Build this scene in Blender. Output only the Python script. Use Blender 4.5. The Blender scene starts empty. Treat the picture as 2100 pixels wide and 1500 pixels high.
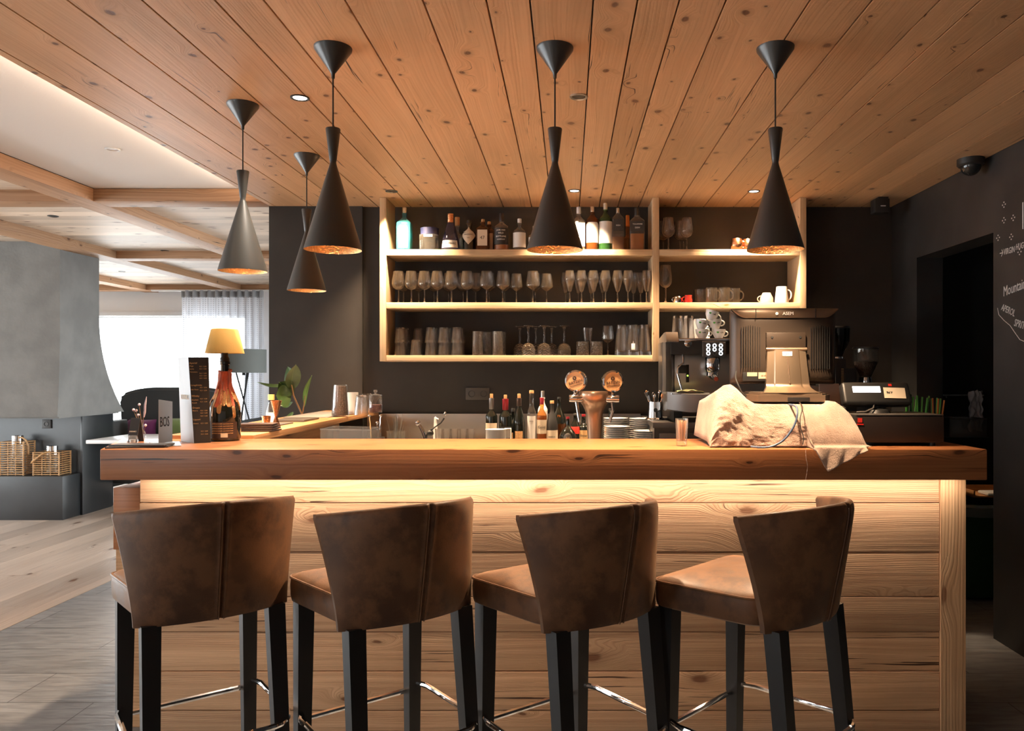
import bpy, bmesh, math, random
from mathutils import Vector, Matrix, noise
random.seed(7)
PI = math.pi
C = bpy.context.scene.collection
SC = bpy.context.scene

# ---------------------------------------------------------------- camera, world, exposure
F, CX, CY, H = 1600.0, 1165.0, 765.0, 1.343      # focal length in px of a 2100 wide frame, vanishing point, eye height
cam_d = bpy.data.cameras.new('camera'); cam = bpy.data.objects.new('camera', cam_d); C.objects.link(cam)
cam.location = (0, 0, H); cam.rotation_euler = (PI/2, 0, 0)
cam_d.sensor_width = 36; cam_d.lens = F/2100*36
cam_d.shift_x = (1050-CX)/2100; cam_d.shift_y = (CY-750)/2100
cam_d.clip_start = .05; cam_d.clip_end = 100
SC.camera = cam
vs = SC.view_settings
vs.view_transform = 'Standard'; vs.look = 'None'; vs.gamma = 1; vs.use_curve_mapping = False
vs.exposure = 0.35
SC.cycles.transparent_max_bounces = 40
SC.cycles.max_bounces = 16; SC.cycles.transmission_bounces = 14; SC.cycles.diffuse_bounces = 5; SC.cycles.glossy_bounces = 5
SC.cycles.sample_clamp_indirect = 6
SC.cycles.caustics_reflective = True; SC.cycles.caustics_refractive = False
W = bpy.data.worlds.new('daylight'); SC.world = W; W.use_nodes = True
W.node_tree.nodes['Background'].inputs[0].default_value = (.93, .97, 1, 1)
W.node_tree.nodes['Background'].inputs[1].default_value = 8.5
WARM = (1, .69, .43)
def lamp(name, kind, loc, power, color=WARM, rot=(0,0,0), parent=None, **k):
    d = bpy.data.lights.new(name, kind); d.energy = power; d.color = color
    for a, v in k.items(): setattr(d, a, v)
    o = bpy.data.objects.new(name, d); C.objects.link(o); o.location = loc; o.rotation_euler = rot
    if parent: o.parent = parent
    return o
def portal(loc, rot, sx, sy):
    o = lamp('window_portal', 'AREA', loc, 1, rot=rot, shape='RECTANGLE', size=sx, size_y=sy); o.data.cycles.is_portal = True
portal((-6.2, 10.78, 1.35), (-PI/2, 0, 0), 3.6, 1.6)
portal((-8.05, 3.9, 1.3), (0, -PI/2, 0), 2.0, 6.8)
portal((-1.75, 7.55, 1.1), (0, PI/2, 0), 2.2, 3.9)
portal((-5.85, -3.05, 1.4), (PI/2, 0, 0), 1.3, 1.8)

def X(px, D): return (px-CX)*D/F
def Z(py, D): return H-(py-CY)*D/F
def P(px, py, D): return Vector((X(px, D), D, Z(py, D)))
CT = H-.262            # bar top
CEIL = H+1.102

# ---------------------------------------------------------------- mesh helper
class MB:
    def __init__(s): s.v=[]; s.f=[]; s.uv=[]; s.m=[]; s.t=[]; s.sm=[]
    def add(s, verts, faces, mi=0, uvs=None, tone=.5, smooth=True):
        n = len(s.v); s.v += [tuple(v) for v in verts]
        for i, f in enumerate(faces):
            s.f.append([n+k for k in f]); s.m.append(mi); s.t.append(tone); s.sm.append(smooth)
            s.uv.append(uvs[i] if uvs else [(0,0)]*len(f))
        return s
    def box(s, x0, x1, y0, y1, z0, z1, bev=0, g=None, tone=None, mi=0, mat=None, seg=2):
        bm = bmesh.new()
        c = [bm.verts.new((x, y, z)) for x in (x0, x1) for y in (y0, y1) for z in (z0, z1)]
        for q in ((0,1,3,2),(4,6,7,5),(0,4,5,1),(2,3,7,6),(0,2,6,4),(1,5,7,3)): bm.faces.new([c[k] for k in q])
        if bev: bmesh.ops.bevel(bm, geom=list(bm.edges), offset=bev, segments=seg, affect='EDGES', profile=.6)
        bm.normal_update(); bm.verts.index_update()
        uvs = []
        if tone is None: tone = random.random()
        ou, ov = random.uniform(-20, 20), random.uniform(-20, 20)
        for f in bm.faces:
            n = f.normal; a = max(range(3), key=lambda k: abs(n[k])); gg = g if g is not None else 0
            if a == gg: ax = [k for k in range(3) if k != a]; uvs.append([(l.vert.co[ax[0]]*.3+ou, l.vert.co[ax[1]]+ov) for l in f.loops])
            else:
                o = 3-a-gg; uvs.append([(l.vert.co[gg]+ou, l.vert.co[o]+ov+a*.7) for l in f.loops])
        vs_ = [v.co.copy() for v in bm.verts]
        if mat: vs_ = [mat @ v for v in vs_]
        s.add(vs_, [[v.index for v in f.verts] for f in bm.faces], mi, uvs, tone, smooth=bool(bev)); bm.free(); return s
    def lathe(s, prof, c=(0,0,0), seg=24, mi=0, sq=0, mat=None, close=False, rfun=None, smooth=True):
        vs_=[]; fs=[]
        for j, (r, z) in enumerate(prof):
            for i in range(seg):
                a = 2*PI*i/seg; k = 1
                if sq: k = 1/((abs(math.cos(a))**sq+abs(math.sin(a))**sq)**(1/sq))
                rr = r*k
                if rfun: rr = rfun(rr, a, z)
                p = Vector((rr*math.cos(a), rr*math.sin(a), z))
                vs_.append(p)
        for j in range(len(prof)-1):
            for i in range(seg):
                k = (i+1) % seg; fs.append((j*seg+i, j*seg+k, (j+1)*seg+k, (j+1)*seg+i))
        if close:
            if prof[0][0] > 1e-4: fs.append(tuple(range(seg))[::-1])
            if prof[-1][0] > 1e-4: fs.append(tuple((len(prof)-1)*seg+i for i in range(seg)))
        M = mat or Matrix(); cc = Vector(c)
        vs_ = [M @ p + cc for p in vs_]
        return s.add(vs_, fs, mi, [[(0,0)]*len(f) for f in fs], smooth=smooth)
    def tube(s, pts, r, seg=8, mi=0, closed=False, caps=True):
        pts = [Vector(p) for p in pts]; n = len(pts); vs_=[]; fs=[]; up = None
        rr = r if isinstance(r, (list, tuple)) else [r]*n
        for i, p in enumerate(pts):
            a = pts[(i-1) % n] if (closed or i) else p; b = pts[(i+1) % n] if (closed or i < n-1) else p
            t = (b-a).normalized()
            if up is None: up = Vector((0,0,1)) if abs(t.z) < .9 else Vector((1,0,0))
            sd = t.cross(up).normalized(); up = sd.cross(t).normalized()
            for k in range(seg):
                w = 2*PI*k/seg; vs_.append(p+(sd*math.cos(w)+up*math.sin(w))*rr[i])
        for i in range(n if closed else n-1):
            j = (i+1) % n
            for k in range(seg): l = (k+1) % seg; fs.append((i*seg+k, j*seg+k, j*seg+l, i*seg+l)[::-1])
        if not closed and caps: fs.append(tuple(range(seg))); fs.append(tuple((n-1)*seg+k for k in range(seg))[::-1])
        return s.add(vs_, fs, mi)
    def prism(s, poly, d, mi=0, smooth=False):
        """poly: 3D points, extruded by vector d"""
        n = len(poly); d = Vector(d); a = [Vector(p) for p in poly]; vs_ = a+[p+d for p in a]
        fs = [tuple(range(n))[::-1], tuple(n+i for i in range(n))]+[(i, (i+1)%n, n+(i+1)%n, n+i) for i in range(n)]
        return s.add(vs_, fs, mi, smooth=smooth)
    def sphere(s, c, r, mi=0, seg=16, sc=(1,1,1)):
        n = seg//2; pr = [(max(r*math.sin(PI*j/n), 1e-5), -r*math.cos(PI*j/n)) for j in range(n+1)]
        return s.lathe(pr, c, seg, mi, mat=Matrix.Diagonal((*sc, 1)))
    def grid(s, fn, nu, nv, mi=0, smooth=True, closed_u=False):
        vs_ = [fn(i/(nu-1 if not closed_u else nu), j/(nv-1)) for i in range(nu) for j in range(nv)]
        fs = []
        for i in range(nu if closed_u else nu-1):
            k = (i+1) % nu
            for j in range(nv-1): fs.append((i*nv+j, k*nv+j, k*nv+j+1, i*nv+j+1))
        uvs = [[((q//nv)/nu, (q%nv)/nv) for q in f] for f in fs]
        return s.add(vs_, fs, mi, uvs, smooth=smooth)
    def text(s, txt, size, mat, mi=0, bend=0, align='CENTER', depth=.0004, shear=0, space=1):
        cu = bpy.data.curves.new('t', 'FONT'); cu.body = txt; cu.size = size; cu.align_x = align; cu.align_y = 'CENTER'
        cu.resolution_u = 2; cu.extrude = depth; cu.shear = shear; cu.space_character = space
        o = bpy.data.objects.new('t', cu); me = bpy.data.meshes.new_from_object(o)
        vs_ = []
        for v in me.vertices:
            p = v.co.copy()
            if bend: a = p.x/bend; p = Vector((math.sin(a)*(bend+p.z), p.y, math.cos(a)*(bend+p.z)))
            vs_.append(mat @ p)
        s.add(vs_, [tuple(f.vertices) for f in me.polygons], mi, smooth=False)
        bpy.data.objects.remove(o); bpy.data.curves.remove(cu); bpy.data.meshes.remove(me); return s
    def build(s, name, mats, parent=None, loc=None, sharp=40):
        me = bpy.data.meshes.new(name); me.from_pydata(s.v, [], s.f)
        if not isinstance(mats, (list, tuple)): mats = [mats]
        for m_ in mats: me.materials.append(m_)
        me.polygons.foreach_set('material_index', s.m); me.polygons.foreach_set('use_smooth', s.sm)
        uv = me.uv_layers.new(name='UVMap'); flat = [c for f in s.uv for p in f for c in p]; uv.data.foreach_set('uv', flat)
        ta = me.color_attributes.new('tone', 'FLOAT_COLOR', 'CORNER')
        ta.data.foreach_set('color', [c for f, t in zip(s.f, s.t) for _ in f for c in (t, t, t, 1)])
        me.validate(); me.update(); me.set_sharp_from_angle(angle=math.radians(sharp))
        o = bpy.data.objects.new(name, me); C.objects.link(o)
        if loc is not None: o.location = loc
        if parent: o.parent = parent
        return o
# text facing the camera (-Y), centred on (x, y, z)
def face(x, y, z, rz=0, rx=0, ry=0):
    return Matrix.Translation((x, y, z)) @ Matrix.Rotation(rz, 4, 'Z') @ Matrix.Rotation(PI/2+rx, 4, 'X') @ Matrix.Rotation(ry, 4, 'Z')
def tag(o, label, cat, group=None, kind=None):
    o['label'] = label; o['category'] = cat
    if group: o['group'] = group
    if kind: o['kind'] = kind
    return o
def thing(name, label, cat, loc=(0,0,0), rz=0, group=None):
    o = bpy.data.objects.new(name, None); C.objects.link(o); o.location = loc; o.rotation_euler = (0,0,rz); o.empty_display_size = .05
    return tag(o, label, cat, group)
def struct(o): o['kind'] = 'structure'; return o
def dup(root, loc, rz=0, label=None, group=None, scale=None, rot=None):
    r = root.copy(); C.objects.link(r); r.location = loc; r.rotation_euler = rot or (0,0,rz)
    if scale: r.scale = scale if isinstance(scale, (tuple, list)) else (scale,)*3
    if label: r['label'] = label
    if group: r['group'] = group
    for ch in list(root.children):
        c = ch.copy(); C.objects.link(c); c.parent = r
        for g in ch.children: d = g.copy(); C.objects.link(d); d.parent = c
    return r

# ---------------------------------------------------------------- materials
def newmat(name):
    m = bpy.data.materials.new(name); m.use_nodes = True; nt = m.node_tree
    return m, nt, nt.nodes['Principled BSDF']
def node(nt, typ, **k):
    n = nt.nodes.new(typ)
    for a, v in k.items():
        if a.startswith('i_'):
            key = a[2:]; key = int(key) if key.isdigit() else key.replace('_', ' ')
            n.inputs[key].default_value = v
        else: setattr(n, a, v)
    return n
def mth(nt, op, a, b=None, c=None, clamp=False):
    n = nt.nodes.new('ShaderNodeMath'); n.operation = op; n.use_clamp = clamp
    for i, v in enumerate((a, b, c)):
        if v is None: continue
        if isinstance(v, (int, float)): n.inputs[i].default_value = v
        else: nt.links.new(v, n.inputs[i])
    return n.outputs[0]
def mixc(nt, fac, a, b, mode='MIX'):
    n = nt.nodes.new('ShaderNodeMix'); n.data_type = 'RGBA'; n.blend_type = mode
    for i, v in ((0, fac), (6, a), (7, b)):
        if isinstance(v, (int, float)): n.inputs[i].default_value = v
        elif isinstance(v, tuple): n.inputs[i].default_value = (*v[:3], 1)
        else: nt.links.new(v, n.inputs[i])
    return n.outputs[2]
def rng(nt, v, a, b, c=0, d=1, smooth=True):
    n = nt.nodes.new('ShaderNodeMapRange'); n.interpolation_type = 'SMOOTHSTEP' if smooth else 'LINEAR'
    nt.links.new(v, n.inputs[0])
    for i, k in enumerate((a, b, c, d)): n.inputs[i+1].default_value = k
    return n.outputs[0]
def plain(name, col, rough=.5, metal=0, var=0, vscale=20, bump=0, bscale=60, coat=0, spec=.5, trans=0, emit=None, sheen=0):
    m, nt, b = newmat(name)
    b.inputs['Base Color'].default_value = (*col, 1); b.inputs['Roughness'].default_value = rough; b.inputs['Metallic'].default_value = metal
    b.inputs['Coat Weight'].default_value = coat; b.inputs['Specular IOR Level'].default_value = spec
    if sheen: b.inputs['Sheen Weight'].default_value = sheen
    tc = node(nt, 'ShaderNodeTexCoord')
    if var:
        n = node(nt, 'ShaderNodeTexNoise', i_Scale=vscale, i_Detail=4.0); nt.links.new(tc.outputs['Object'], n.inputs['Vector'])
        f = rng(nt, n.outputs[0], .3, .7)
        nt.links.new(mixc(nt, f, tuple(c*(1-var) for c in col), tuple(min(1, c*(1+var)) for c in col)), b.inputs['Base Color'])
    if bump:
        n = node(nt, 'ShaderNodeTexNoise', i_Scale=bscale, i_Detail=5.0); nt.links.new(tc.outputs['Object'], n.inputs['Vector'])
        bp = node(nt, 'ShaderNodeBump', i_Strength=bump, i_Distance=.01); nt.links.new(n.outputs[0], bp.inputs['Height']); nt.links.new(bp.outputs[0], b.inputs['Normal'])
    if emit: b.inputs['Emission Color'].default_value = (*emit[:3], 1); b.inputs['Emission Strength'].default_value = emit[3]
    return m
def glass(name, tint=(.97,.98,.98), edge=.5, base=.04, rough=.02, body=0, bodycol=(.8,.8,.8), pattern=0):
    """thin clear glass: see-through face-on, mirror-like at grazing angles"""
    m, nt, b = newmat(name); nt.nodes.remove(b); out = nt.nodes['Material Output']
    tr = node(nt, 'ShaderNodeBsdfTransparent'); tr.inputs[0].default_value = (*tint, 1)
    gl = node(nt, 'ShaderNodeBsdfGlossy'); gl.inputs['Roughness'].default_value = rough
    lw = node(nt, 'ShaderNodeLayerWeight', i_Blend=.5)
    f = mth(nt, 'POWER', lw.outputs['Facing'], 2.6); f = mth(nt, 'MULTIPLY_ADD', f, edge, base, clamp=True)
    if pattern:
        tc = node(nt, 'ShaderNodeTexCoord'); vo = node(nt, 'ShaderNodeTexVoronoi', i_Scale=pattern); nt.links.new(tc.outputs['Object'], vo.inputs['Vector'])
        bp = node(nt, 'ShaderNodeBump', i_Strength=1.0, i_Distance=.006); nt.links.new(vo.outputs[0], bp.inputs['Height'])
        nt.links.new(bp.outputs[0], gl.inputs['Normal']); nt.links.new(bp.outputs[0], lw.inputs['Normal'])
    mx = node(nt, 'ShaderNodeMixShader'); nt.links.new(f, mx.inputs[0]); nt.links.new(tr.outputs[0], mx.inputs[1]); nt.links.new(gl.outputs[0], mx.inputs[2])
    last = mx
    if body:
        df = node(nt, 'ShaderNodeBsdfDiffuse'); df.inputs[0].default_value = (*bodycol, 1)
        m2 = node(nt, 'ShaderNodeMixShader'); m2.inputs[0].default_value = body
        nt.links.new(mx.outputs[0], m2.inputs[1]); nt.links.new(df.outputs[0], m2.inputs[2]); last = m2
    nt.links.new(last.outputs[0], out.inputs[0]); return m
def wood(name, light, dark, ring=.5, knots=.5, bump=.2, rough=.5, warp=.05, freq=420, crack=.5, coat=0, ks=(3.2, 5.5), knotcol=(.12,.05,.02), tonevar=.35, spec=.35, streak=1, wave=.09):
    m, nt, b = newmat(name); L = nt.links.new
    uv = node(nt, 'ShaderNodeUVMap'); uv.uv_map = 'UVMap'; sp = node(nt, 'ShaderNodeSeparateXYZ'); L(uv.outputs[0], sp.inputs[0])
    U, V = sp.outputs[0], sp.outputs[1]
    def comb(a, b_): c = node(nt, 'ShaderNodeCombineXYZ'); L(a, c.inputs[0]); L(b_, c.inputs[1]); return c.outputs[0]
    def nz(su, sv, det=3.0, v=None, rgh=.55):
        n = node(nt, 'ShaderNodeTexNoise', i_Scale=1.0, i_Detail=det, i_Roughness=rgh, noise_dimensions='2D')
        L(comb(mth(nt, 'MULTIPLY', U, su), mth(nt, 'MULTIPLY', v or V, sv)), n.inputs['Vector']); return n.outputs[0]
    vo = node(nt, 'ShaderNodeTexVoronoi', i_Scale=1.0, voronoi_dimensions='2D', i_Randomness=1.0)
    wob = nz(9, 14, 2.0); wobs = mth(nt, 'MULTIPLY_ADD', wob, .12, 0)
    L(comb(mth(nt, 'MULTIPLY_ADD', U, ks[0], wobs), mth(nt, 'MULTIPLY_ADD', V, ks[1], wobs)), vo.inputs['Vector'])
    sc = node(nt, 'ShaderNodeSeparateColor'); L(vo.outputs['Color'], sc.inputs[0])
    pres = mth(nt, 'GREATER_THAN', sc.outputs[0], 1-knots)
    size = mth(nt, 'MULTIPLY_ADD', sc.outputs[1], .9, .35)
    kd = mth(nt, 'DIVIDE', vo.outputs['Distance'], size)
    kmask = mth(nt, 'MULTIPLY', rng(nt, kd, .05, .11, 1, 0), pres)
    kfall = mth(nt, 'MULTIPLY', rng(nt, kd, 0, .5, 1, 0), pres)
    low = nz(.7, 4.5, 2.0); tiny = nz(3.5, 12, 2.0)
    V2 = mth(nt, 'ADD', mth(nt, 'MULTIPLY_ADD', kfall, warp, V), mth(nt, 'MULTIPLY_ADD', low, wave, mth(nt, 'MULTIPLY', tiny, .006)))
    s = mth(nt, 'SINE', mth(nt, 'MULTIPLY', V2, freq))
    g = rng(nt, s, -.1, 1)
    g = mth(nt, 'MULTIPLY', g, rng(nt, nz(.9, 26, 2.0, V2), .3, .7, .25, 1))
    a = nz(.8, 55, 4.0, V2); a = rng(nt, a, .3, .72)
    fac = mth(nt, 'ADD', mth(nt, 'MULTIPLY', g, ring), mth(nt, 'MULTIPLY', a, .45*streak), clamp=True)
    col = mixc(nt, fac, light, dark)
    big = rng(nt, nz(.5, 2.2, 2.0), .3, .7, .84, 1.12)
    at = node(nt, 'ShaderNodeAttribute', attribute_name='tone')
    tn = mth(nt, 'MULTIPLY', big, mth(nt, 'MULTIPLY_ADD', at.outputs['Fac'], tonevar, 1-tonevar/2))
    col = mixc(nt, 1.0, col, comb3(nt, tn), 'MULTIPLY')
    halo = mth(nt, 'MULTIPLY', mth(nt, 'MULTIPLY', rng(nt, kd, .08, .24, 1, 0), pres), .45)
    col = mixc(nt, halo, col, tuple(c*.75 for c in dark)); col = mixc(nt, mth(nt, 'MULTIPLY', kmask, .9), col, knotcol)
    if crack:
        ck = rng(nt, nz(1.3, 80, 3.0, V2, .65), .70-.05*crack, .74-.05*crack); cm = rng(nt, nz(.9, 5, 2.0), .5, .62)
        ck = mth(nt, 'MULTIPLY', ck, cm); col = mixc(nt, ck, col, tuple(c*.35 for c in knotcol))
    L(col, b.inputs['Base Color']); b.inputs['Roughness'].default_value = rough; b.inputs['Coat Weight'].default_value = coat
    b.inputs['Specular IOR Level'].default_value = spec; b.inputs['Coat Roughness'].default_value = .25
    h = mth(nt, 'MULTIPLY_ADD', fac, -1, mth(nt, 'MULTIPLY', kmask, -.6))
    if crack: h = mth(nt, 'MULTIPLY_ADD', ck, -2.5, h)
    bp = node(nt, 'ShaderNodeBump', i_Strength=bump, i_Distance=.004); L(h, bp.inputs['Height']); L(bp.outputs[0], b.inputs['Normal'])
    return m
def comb3(nt, v):
    c = node(nt, 'ShaderNodeCombineXYZ')
    for i in range(3): nt.links.new(v, c.inputs[i])
    return c.outputs[0]

M = {}
M['ceil_wood'] = wood('larch ceiling', (.76,.485,.275), (.60,.35,.18), ring=.32, knots=.42, bump=.12, rough=.42, crack=.5, freq=520, ks=(5.5,7), knotcol=(.13,.06,.035), tonevar=.22, spec=.4)
M['beam_wood'] = wood('lounge beam wood', (.50,.29,.16), (.33,.165,.08), ring=.55, knots=.5, bump=.2, rough=.55, freq=300, ks=(4,7), knotcol=(.09,.04,.02))
M['panel_wood'] = wood('lounge ceiling boards', (.68,.55,.43), (.54,.41,.31), ring=.4, knots=.5, bump=.1, rough=.5, freq=420, ks=(3,8))
M['slab_wood'] = wood('bar top timber', (.40,.165,.065), (.22,.075,.028), ring=.22, knots=.6, bump=.15, rough=.36, freq=520, crack=1.6, streak=.7, wave=.03, warp=.03, ks=(4,11), knotcol=(.07,.025,.01), coat=.15)
M['front_wood'] = wood('weathered larch boards', (.66,.425,.25), (.40,.215,.115), ring=.42, knots=.5, bump=.5, rough=.65, freq=1050, wave=.06, crack=1.5, ks=(2.4,6.5), knotcol=(.20,.085,.04), warp=.06, tonevar=.35)
M['post_wood'] = wood('end board larch', (.60,.38,.21), (.42,.24,.12), ring=.5, knots=.35, bump=.4, rough=.6, freq=520, wave=.03, warp=.03, crack=.5, ks=(2.4,6), knotcol=(.2,.09,.04))
M['shelf_wood'] = wood('pale spruce', (.62,.46,.29), (.50,.34,.19), ring=.35, knots=.3, bump=.1, rough=.5, freq=420, crack=.2, ks=(4,9), knotcol=(.3,.15,.07), tonevar=.12)
M['return_wood'] = wood('oiled oak counter', (.56,.30,.13), (.38,.17,.065), ring=.4, knots=.2, bump=.15, rough=.4, freq=360, crack=.3)
M['floor_wood'] = wood('wide floor boards', (.56,.46,.38), (.40,.30,.23), ring=.4, knots=.35, bump=.12, rough=.28, freq=300, crack=.4, ks=(2,5), spec=.7, tonevar=.3)
M['dark_wall'] = plain('dark wall paint', (.030,.027,.024), .62, var=.15, vscale=3, bump=.05, bscale=30, spec=.35)
M['chalk_wall'] = plain('chalkboard paint', (.020,.020,.020), .55, var=.25, vscale=4, spec=.4)
M['white_plaster'] = plain('white plaster', (.82,.79,.76), .85, bump=.12, bscale=130)
M['white_wall'] = plain('white wall', (.88,.88,.88), .8)
M['grey_plaster'] = plain('grey stove plaster', (.155,.152,.143), .8, var=.12, vscale=5, bump=.15, bscale=40)
M['black_steel'] = plain('black steel', (.018,.020,.022), .3, var=.3, vscale=3, spec=.6)
M['black_metal'] = plain('black lacquer metal', (.032,.033,.031), .36, spec=.7)
M['black'] = plain('black plastic', (.015,.015,.015), .45)
M['dark_grey'] = plain('dark grey plastic', (.06,.055,.05), .45)
M['black_leg'] = plain('black stained legs', (.012,.011,.011), .42)
M['steel'] = plain('brushed steel', (.62,.61,.58), .3, 1, bump=.03, bscale=15)
M['steel_dark'] = plain('satin steel front', (.32,.31,.30), .35, 1)
M['chrome'] = plain('chrome', (.85,.85,.86), .08, 1)
M['copper'] = plain('polished copper', (.85,.42,.22), .2, 1, bump=.25, bscale=90)
M['brass_in'] = plain('hammered brass lining', (.95,.62,.30), .26, 1, bump=.6, bscale=130)
M['white_cer'] = plain('white porcelain', (.80,.80,.78), .2)
M['cream_cer'] = plain('beige porcelain', (.5,.36,.26), .35)
M['red_cer'] = plain('red porcelain', (.55,.025,.015), .2)
M['paper'] = plain('white paper', (.78,.77,.74), .6)
M['paper_cream'] = plain('cream paper', (.66,.56,.42), .6)
M['ink'] = plain('black ink', (.02,.02,.02), .6)
M['gold_ink'] = plain('gold print', (.75,.48,.22), .4, .4)
M['white_ink'] = plain('white print', (.85,.85,.83), .5)
M['chalk'] = plain('chalk', (.55,.54,.52), .9)
M['cork'] = plain('cork', (.50,.28,.12), .8, var=.2, vscale=200)
def rglass(name, col=(1,1,1), rough=0, pattern=0):
    m, nt, b = newmat(name); nt.nodes.remove(b); g = node(nt, 'ShaderNodeBsdfGlass', i_IOR=1.48, i_Roughness=rough); g.inputs[0].default_value = (*col, 1)
    if pattern:
        tc = node(nt, 'ShaderNodeTexCoord'); vo = node(nt, 'ShaderNodeTexVoronoi', i_Scale=pattern); nt.links.new(tc.outputs['Object'], vo.inputs['Vector'])
        bp = node(nt, 'ShaderNodeBump', i_Strength=1.0, i_Distance=.006); nt.links.new(vo.outputs[0], bp.inputs['Height']); nt.links.new(bp.outputs[0], g.inputs['Normal'])
    gl = node(nt, 'ShaderNodeBsdfGlossy'); gl.inputs['Roughness'].default_value = .03; gl.inputs[0].default_value = (1, .92, .82, 1)  # warm-tinted gloss paints golden reflections onto the rims
    lw = node(nt, 'ShaderNodeLayerWeight', i_Blend=.5); f = mth(nt, 'POWER', lw.outputs['Facing'], 4.0); f = mth(nt, 'MULTIPLY_ADD', f, 1.0, .02, clamp=True)
    mx = node(nt, 'ShaderNodeMixShader'); nt.links.new(f, mx.inputs[0]); nt.links.new(g.outputs[0], mx.inputs[1]); nt.links.new(gl.outputs[0], mx.inputs[2])
    tr = node(nt, 'ShaderNodeBsdfTransparent'); m2 = node(nt, 'ShaderNodeMixShader'); m2.inputs[0].default_value = .3; nt.links.new(mx.outputs[0], m2.inputs[1]); nt.links.new(tr.outputs[0], m2.inputs[2])
    df = node(nt, 'ShaderNodeBsdfDiffuse'); m3 = node(nt, 'ShaderNodeMixShader'); m3.inputs[0].default_value = .012; df.inputs[0].default_value = (1, .8, .55, 1); nt.links.new(m2.outputs[0], m3.inputs[1]); nt.links.new(df.outputs[0], m3.inputs[2])  # faint warm diffuse imitates golden light caught in the glass
    nt.links.new(m3.outputs[0], nt.nodes['Material Output'].inputs[0]); return m
M['bottle_glass'] = glass('clear bottle glass', edge=.8, base=.07, body=.03, bodycol=(.8,.78,.7))
M['glass'] = rglass('clear glass')
M['glass_cut'] = rglass('cut crystal', pattern=110)
M['glass_pane'] = glass('window pane', edge=.4, base=.03)
M['acrylic'] = glass('clear acrylic', tint=(.9,.92,.93), edge=.6, base=.08, rough=.08, body=.04)
M['teal_glass'] = glass('teal bottle glass', tint=(.35,.75,.80), edge=.6, base=.08, body=.35, bodycol=(.05,.26,.30))
M['green_glass'] = glass('green bottle glass', tint=(.15,.35,.12), edge=.6, base=.06, body=.35, bodycol=(.03,.11,.03))
M['amber_glass'] = glass('amber bottle glass', tint=(.45,.18,.04), edge=.6, base=.06, body=.3, bodycol=(.16,.05,.012))
M['whisky_glass'] = glass('whisky in clear glass', tint=(.85,.55,.25), edge=.6, base=.06, body=.2, bodycol=(.45,.2,.06))
M['whisky'] = plain('whisky', (.30,.10,.02), .2)
M['dark_glass'] = plain('dark bottle glass', (.008,.010,.008), .06, spec=.8)
M['plum_glass'] = glass('smoky bottle glass', tint=(.5,.5,.6), edge=.6, base=.06, body=.2, bodycol=(.12,.11,.2))
M['beans'] = plain('coffee beans', (.07,.03,.015), .35, var=.6, vscale=160, bump=1.0, bscale=160)
M['leaf'] = plain('rubber plant leaf', (.055,.12,.035), .3, var=.3, vscale=8, spec=.6)
M['stem'] = plain('plant stem', (.25,.14,.06), .6)
M['purple'] = plain('purple cushion', (.16,.02,.11), .85, sheen=.4)
M['green_fab'] = plain('green cushion', (.20,.28,.09), .85, sheen=.4)
M['grey_fab'] = plain('dark grey upholstery', (.045,.048,.048), .9, bump=.1, bscale=300, sheen=.3)
M['yellow'] = plain('mustard shade fabric', (.50,.28,.06), .85, bump=.05, bscale=200)
M['grey_shade'] = plain('grey shade fabric', (.14,.15,.14), .85)
M['wicker'] = plain('rattan', (.52,.30,.13), .5, var=.2, vscale=40)
M['wax'] = plain('copper red candle wax', (.42,.09,.045), .32, var=.35, vscale=18, bump=.4, bscale=60, coat=.4)
M['wax_gold'] = plain('gold candle wax', (.45,.24,.10), .3, .35, var=.35, vscale=30, bump=.5, bscale=70)
M['leather_dark'] = plain('black leather wallet', (.05,.03,.025), .35, bump=.2, bscale=80)
M['pos'] = plain('bronze grey plastic', (.15,.105,.07), .38, .25, spec=.5)
M['pos_dark'] = plain('dark bronze plastic', (.038,.026,.018), .42, .2)
M['pos_metal'] = plain('brushed bronze metal', (.48,.36,.25), .34, .9, bump=.05, bscale=50)
M['blue_cable'] = plain('blue grey cable', (.08,.12,.20), .4)
M['led'] = plain('led strip', (1,1,1), .5, emit=(1,.80,.60,4))
M['bulb'] = plain('glowing bulb', (1,1,1), .5, emit=(1,.62,.32,14))
M['lens_on'] = plain('lit downlight lens', (1,1,1), .4, emit=(1,.93,.84,5))
M['lens_off'] = plain('downlight reflector', (.25,.25,.25), .25, .8)
M['ring_light'] = plain('lit button ring', (1,1,1), .4, emit=(.9,.95,1,2.2))
M['screen'] = plain('lit white screen', (1,1,1), .4, emit=(.88,.93,1,1.6))
M['green_led'] = plain('green indicator', (.3,.8,.05), .4, emit=(.5,1,.1,2))
M['white_metal'] = plain('white enamel', (.75,.75,.75), .4)
M['green_bin'] = plain('green bin plastic', (.012,.06,.02), .5)
M['orange'] = plain('orange plastic', (.7,.22,.03), .4)
M['lime'] = plain('green plastic', (.10,.45,.08), .4)
M['red'] = plain('red print', (.6,.03,.02), .4)
M['foil_red'] = plain('red foil', (.30,.02,.03), .35, .3)
M['navy'] = plain('navy lid', (.02,.025,.07), .4)
M['sage'] = plain('sage cloth', (.42,.46,.22), .9)
M['pink_petal'] = plain('pale dried flowers', (.62,.5,.55), .8)
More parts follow.
